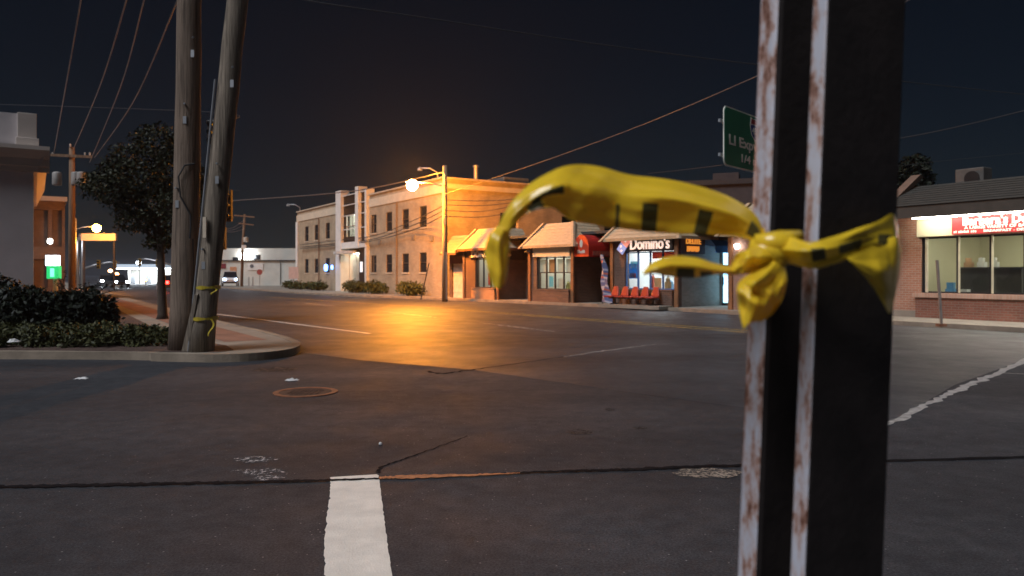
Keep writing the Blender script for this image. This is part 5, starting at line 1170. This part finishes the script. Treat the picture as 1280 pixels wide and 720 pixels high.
# local: -y is the outward normal of the near flange, x runs along its width (left edge lit is at -x side)
hw_, hd_ = .165 / 2, .132 / 2
def lit_rust():  # rusty edges, with the light that catches them painted in pale
    m = bpy.data.materials.new('lit_rusty_edge'); m.use_nodes = True; nt = m.node_tree; N = nt.nodes; L = nt.links; p = N['Principled BSDF']
    tc = N.new('ShaderNodeTexCoord'); mp = N.new('ShaderNodeMapping'); mp.inputs['Scale'].default_value = (26, 26, 9); L.new(tc.outputs['Object'], mp.inputs[0])
    nz = N.new('ShaderNodeTexNoise'); nz.inputs['Scale'].default_value = 1.6; nz.inputs['Detail'].default_value = 8; nz.inputs['Roughness'].default_value = .7; L.new(mp.outputs[0], nz.inputs['Vector'])
    r = N.new('ShaderNodeValToRGB'); e = r.color_ramp.elements
    e[0].position = .38; e[0].color = (.13, .05, .03, 1); e[1].position = .58; e[1].color = (.52, .52, .58, 1)
    x = e.new(.45); x.color = (.38, .22, .17, 1); x = e.new(.50); x.color = (.50, .44, .45, 1)
    L.new(nz.outputs['Fac'], r.inputs[0]); L.new(r.outputs[0], p.inputs['Base Color']); p.inputs['Roughness'].default_value = .55; p.inputs['Metallic'].default_value = .1
    b = N.new('ShaderNodeBump'); b.inputs['Strength'].default_value = .4; b.inputs['Distance'].default_value = .004; L.new(nz.outputs['Fac'], b.inputs['Height']); L.new(b.outputs[0], p.inputs['Normal'])
    return m
RP_ = lit_rust()
ca, sa = math.cos(-(azf + math.pi / 2)), math.sin(-(azf + math.pi / 2)); lx, ly = lean * ca, lean * sa     # lean along world +x in local axes
def leanbox(x0, x1, y0, y1, z0, z1):
    mb = MB(); P_ = []
    for z in (z0, z1):
        for x, y in ((x0, y0), (x1, y0), (x1, y1), (x0, y1)): P_.append((x + lx * z, y + ly * z, z))
    mb.hexa(P_); mb.m = [0, 0, 0, 1, 0, 1]; return mb
PDK = mat('shaded_post_face', (.022, .016, .015), .7, .35, 9, .06, 60)  # post faces near black, their shade put into the colour
leanbox(-hw_, hw_, -hd_, -hd_ + .027, -.3, 3.6).build('flange', [PDK, RP_], post, bevel=.004)
leanbox(-hw_, hw_, hd_ - .042, hd_, -.3, 3.6).build('flange', [PDK, RP_], post, bevel=.010)
leanbox(-.012, .012, -hd_ + .0275, hd_ - .0425, -.3, 3.6).build('web', [PDK, PDK], post)

# ------------------------------------------------------------------ caution tape on the near post
CT = bpy.data.materials.new('caution_tape_yellow'); CT.use_nodes = True
nt = CT.node_tree; N = nt.nodes; L = nt.links; p = N['Principled BSDF']
p.inputs['Base Color'].default_value = (.98, .66, .035, 1); p.inputs['Roughness'].default_value = .3; p.inputs['Specular IOR Level'].default_value = .6; p.inputs['Coat Weight'].default_value = .5; p.inputs['Coat Roughness'].default_value = .22
tr = N.new('ShaderNodeBsdfTranslucent'); tr.inputs[0].default_value = (.95, .70, .06, 1); mx = N.new('ShaderNodeMixShader'); mx.inputs[0].default_value = .22
L.new(p.outputs[0], mx.inputs[1]); L.new(tr.outputs[0], mx.inputs[2]); L.new(mx.outputs[0], N['Material Output'].inputs[0])
nz = N.new('ShaderNodeTexNoise'); nz.inputs['Scale'].default_value = 26; nz.inputs['Detail'].default_value = 4; tc = N.new('ShaderNodeTexCoord'); L.new(tc.outputs['Object'], nz.inputs['Vector'])
b = N.new('ShaderNodeBump'); b.inputs['Strength'].default_value = .45; b.inputs['Distance'].default_value = .006; L.new(nz.outputs['Fac'], b.inputs['Height']); L.new(b.outputs[0], p.inputs['Normal'])
CTB = mat('caution_tape_print', (.11, .092, .03), .4, .2, 8, .3, 30)
kn = at(962, 315, 1.03)
ct = thing('caution_tape', kn, 'yellow caution tape with black print knotted round the near post, streaming free', 'tape')
def cr(pts, n):
    """Catmull-Rom through tuples"""
    P_ = [np.array(p, float) for p in pts]; out = []
    for i in range(len(P_) - 1):
        p0, p1, p2, p3 = P_[max(i - 1, 0)], P_[i], P_[i + 1], P_[min(i + 2, len(P_) - 1)]
        for k in range(n):
            t_ = k / n; out.append(.5 * (2 * p1 + (p2 - p0) * t_ + (2 * p0 - 5 * p1 + 4 * p2 - p3) * t_ ** 2 + (3 * p1 - p0 - 3 * p2 + p3) * t_ ** 3))
    out.append(P_[-1]); return out
def ribbon3(name, rows, n, sub, black=(), wr=.0, seed=0, sharp=False):
    """rows: list of polylines (px, py, Y) running along the tape; surface lofted across the rows"""
    C_ = [cr(r_, n) for r_ in rows]; k = len(C_[0]); grid = []; rg = np.random.default_rng(seed)
    ph = rg.random(8) * 6
    def tri(x): return abs((x / math.pi) % 2 - 1) * 2 - 1
    nr = len(rows)
    for i in range(k):
        line = []; pts = [c_[i] for c_ in C_]
        for j in range((nr - 1) * sub + 1):
            q = j / sub; j0 = min(int(q), nr - 2); fr_ = q - j0
            if sharp: v3 = pts[j0] * (1 - fr_) + pts[j0 + 1] * fr_
            else: v3 = cr(pts, sub)[j]
            edge = min(1.0, 2.5 * i / k, 2.5 * (k - 1 - i) / k + .2)
            w_ = wr * edge * (tri(i * .16 + ph[0] + j * .55) + .7 * tri(i * .41 - j * .35 + ph[1]) + .5 * tri(j * 1.9 + ph[2] + .1 * i))
            line.append(at(v3[0], v3[1] + 90 * w_ * .6 * math.sin(i * .37 + ph[3]), v3[2] + w_))
        grid.append(line)
    w = len(grid[0]); mb = MB()
    mb.v = [tuple(p_) for line in grid for p_ in line]
    for i in range(k - 1):
        for j in range(w - 1):
            mb.f.append([i * w + j, i * w + j + 1, (i + 1) * w + j + 1, (i + 1) * w + j])
            fi, fj = i / (k - 1), j / (w - 1); mb.m.append(1 if any(a <= fi <= b_ and c_ <= fj <= d_ for a, b_, c_, d_ in black) else 0)
    return mb.build(name, [CT, CTB], ct, org=kn, smooth=True, norm=False)
top = [(958, 300, 1.03), (944, 268, 1.055), (905, 243, 1.06), (845, 226, 1.05), (785, 218, 1.03), (742, 207, 1.005), (705, 208, .97), (668, 226, .955), (640, 252, .94), (622, 282, .935)]
mid = [(957, 303, 1.02), (938, 279, 1.015), (899, 262, 1.005), (843, 250, .995), (786, 246, .975), (745, 234, .955), (712, 230, .935), (680, 240, .93), (650, 262, .925), (630, 285, .93)]
bot = [(955, 309, 1.025), (930, 298, 1.02), (888, 293, 1.02), (838, 292, 1.01), (784, 287, .99), (742, 281, .965), (712, 274, .95), (688, 259, .94), (657, 268, .935), (637, 290, .93)]
ribbon3('streamer', [top, mid, bot], 9, 7, [(.225, .27, .52, 1.0), (.36, .40, .52, 1.0), (.46, .475, .6, 1.0), (.69, .83, .46, .62), (.80, .86, .62, 1.0), (.02, .10, .35, .8)], .0055, 1, True)
ea = [(622, 282, .935), (610, 296, .93), (606, 318, .935), (610, 340, .93), (616, 358, .93)]
eb = [(630, 285, .93), (624, 300, .92), (624, 320, .915), (626, 342, .92), (624, 361, .925)]
ec = [(637, 290, .93), (638, 304, .94), (636, 322, .935), (634, 344, .935), (630, 356, .93)]
ribbon3('streamer_end', [ea, eb, ec], 7, 5, [], .004, 2, True)
ta = [(952, 318, 1.02), (925, 332, 1.01), (898, 330, .99), (870, 322, .975), (840, 320, .96), (815, 328, .95), (803, 342, .945)]
tm = [(951, 321, 1.01), (926, 337, 1.0), (897, 338, .965), (868, 333, .95), (840, 332, .94), (818, 337, .94), (805, 343, .943)]
tb = [(950, 325, 1.02), (925, 343, 1.01), (898, 343, .99), (868, 347, .975), (838, 346, .96), (818, 342, .95), (806, 344, .945)]
ribbon3('short_tail', [ta, tm, tb], 8, 5, [(.5, .62, .6, 1.0), (.36, .44, .62, 1.0)], .0035, 3, True)
# bow ends
ba = [(966, 314, 1.0), (950, 308, .985), (934, 312, .98), (920, 318, .985), (914, 332, .99)]
bm_ = [(968, 322, .99), (952, 322, .96), (936, 326, .95), (924, 332, .965), (916, 340, .98)]
bc = [(968, 330, 1.0), (952, 338, .99), (938, 342, .985), (926, 343, .985), (918, 344, .99)]
ribbon3('bow_loop', [ba, bm_, bc], 9, 6, [], .007, 4, True)
la = [(962, 322, .99), (944, 338, .97), (926, 350, .96), (921, 362, .955), (923, 384, .95), (929, 412, .945)]
lb = [(970, 328, .98), (955, 345, .94), (942, 356, .925), (938, 368, .92), (938, 384, .925), (936, 404, .935)]
lc = [(977, 332, .985), (970, 348, .965), (963, 360, .95), (962, 372, .945), (956, 386, .94), (944, 402, .94)]
ld = [(982, 334, .995), (984, 350, .985), (981, 366, .975), (976, 378, .965), (966, 392, .955), (952, 402, .95)]
ribbon3('bow_tail', [la, lb, lc, ld], 9, 6, [], .007, 5, True)
# wraps round the post, flaring at the far edge
wa = [(956, 300, 1.03), (985, 296, .985), (1012, 302, .955), (1040, 296, .965), (1070, 286, .99), (1098, 276, 1.02), (1116, 267, 1.05), (1123, 285, 1.075)]
wm = [(958, 312, 1.02), (986, 312, .96), (1014, 314, .935), (1042, 312, .95), (1070, 306, .975), (1098, 300, 1.005), (1118, 306, 1.035), (1125, 312, 1.07)]
wb_ = [(962, 322, 1.03), (988, 330, .985), (1016, 336, .955), (1044, 330, .965), (1066, 322, .99), (1092, 326, 1.02), (1114, 344, 1.05), (1124, 338, 1.075)]
ribbon3('wrap', [wa, wm, wb_], 8, 7, [(.28, .36, .3, .75), (.46, .6, .35, .7), (.7, .84, .3, .5)], .006, 6, True)
fa = [(1058, 322, .965), (1080, 312, .985), (1104, 300, 1.01), (1121, 296, 1.03), (1127, 312, 1.05)]
fm = [(1062, 326, .96), (1084, 334, .975), (1104, 342, .995), (1118, 346, 1.02), (1124, 344, 1.045)]
fb = [(1066, 330, .965), (1086, 352, .985), (1102, 376, 1.005), (1112, 392, 1.03), (1118, 376, 1.05)]
ribbon3('flared_wrap', [fa, fm, fb], 8, 6, [], .006, 7, True)
mb = MB(); rg = random.Random(3)
for k in range(7):
    a = k * .9; c0 = Vector(kn) + Vector((.008 * math.cos(a), -.035 + .006 * math.sin(a), .012 * math.sin(a * 1.7)))
    mb.tube([c0 + Vector((-.03, .01, -.012 * math.cos(a))), c0, c0 + Vector((.03, .012, .012 * math.sin(a)))], [.009, .017, .009], 8)
mb.build('knot', CT, ct, org=kn, smooth=True)
# band of tape that passes behind the post and closes the loop
mb = MB(); bk = [at(1125, 312, 1.075), at(1105, 312, 1.19), at(1030, 312, 1.25), at(965, 312, 1.22), at(938, 312, 1.13), at(956, 312, 1.03)]
P_ = smooth_poly(bk, 6); n_ = len(P_); mb.add([(p_.x, p_.y, p_.z + .03) for p_ in P_] + [(p_.x, p_.y, p_.z - .03) for p_ in P_], [(i, i + 1, n_ + i + 1, n_ + i) for i in range(n_ - 1)])
mb.build('back_wrap', CT, ct, org=kn, smooth=True, norm=False)

# ------------------------------------------------------------------ thin haze added to give the lamps a halo
HZ = bpy.data.materials.new('haze'); HZ.use_nodes = True; nt = HZ.node_tree; nt.nodes.remove(nt.nodes['Principled BSDF'])
pv = nt.nodes.new('ShaderNodeVolumePrincipled'); pv.inputs['Color'].default_value = (.70, .76, 1.0, 1); pv.inputs['Density'].default_value = .00035; pv.inputs['Anisotropy'].default_value = .45
nt.links.new(pv.outputs[0], nt.nodes['Material Output'].inputs['Volume'])
HAZE = True
if HAZE:
    mb = MB(); mb.box(-510, 510, -70, 910, -1.0, 16.0); o = mb.build('haze', HZ); tag(o, kind='stuff')
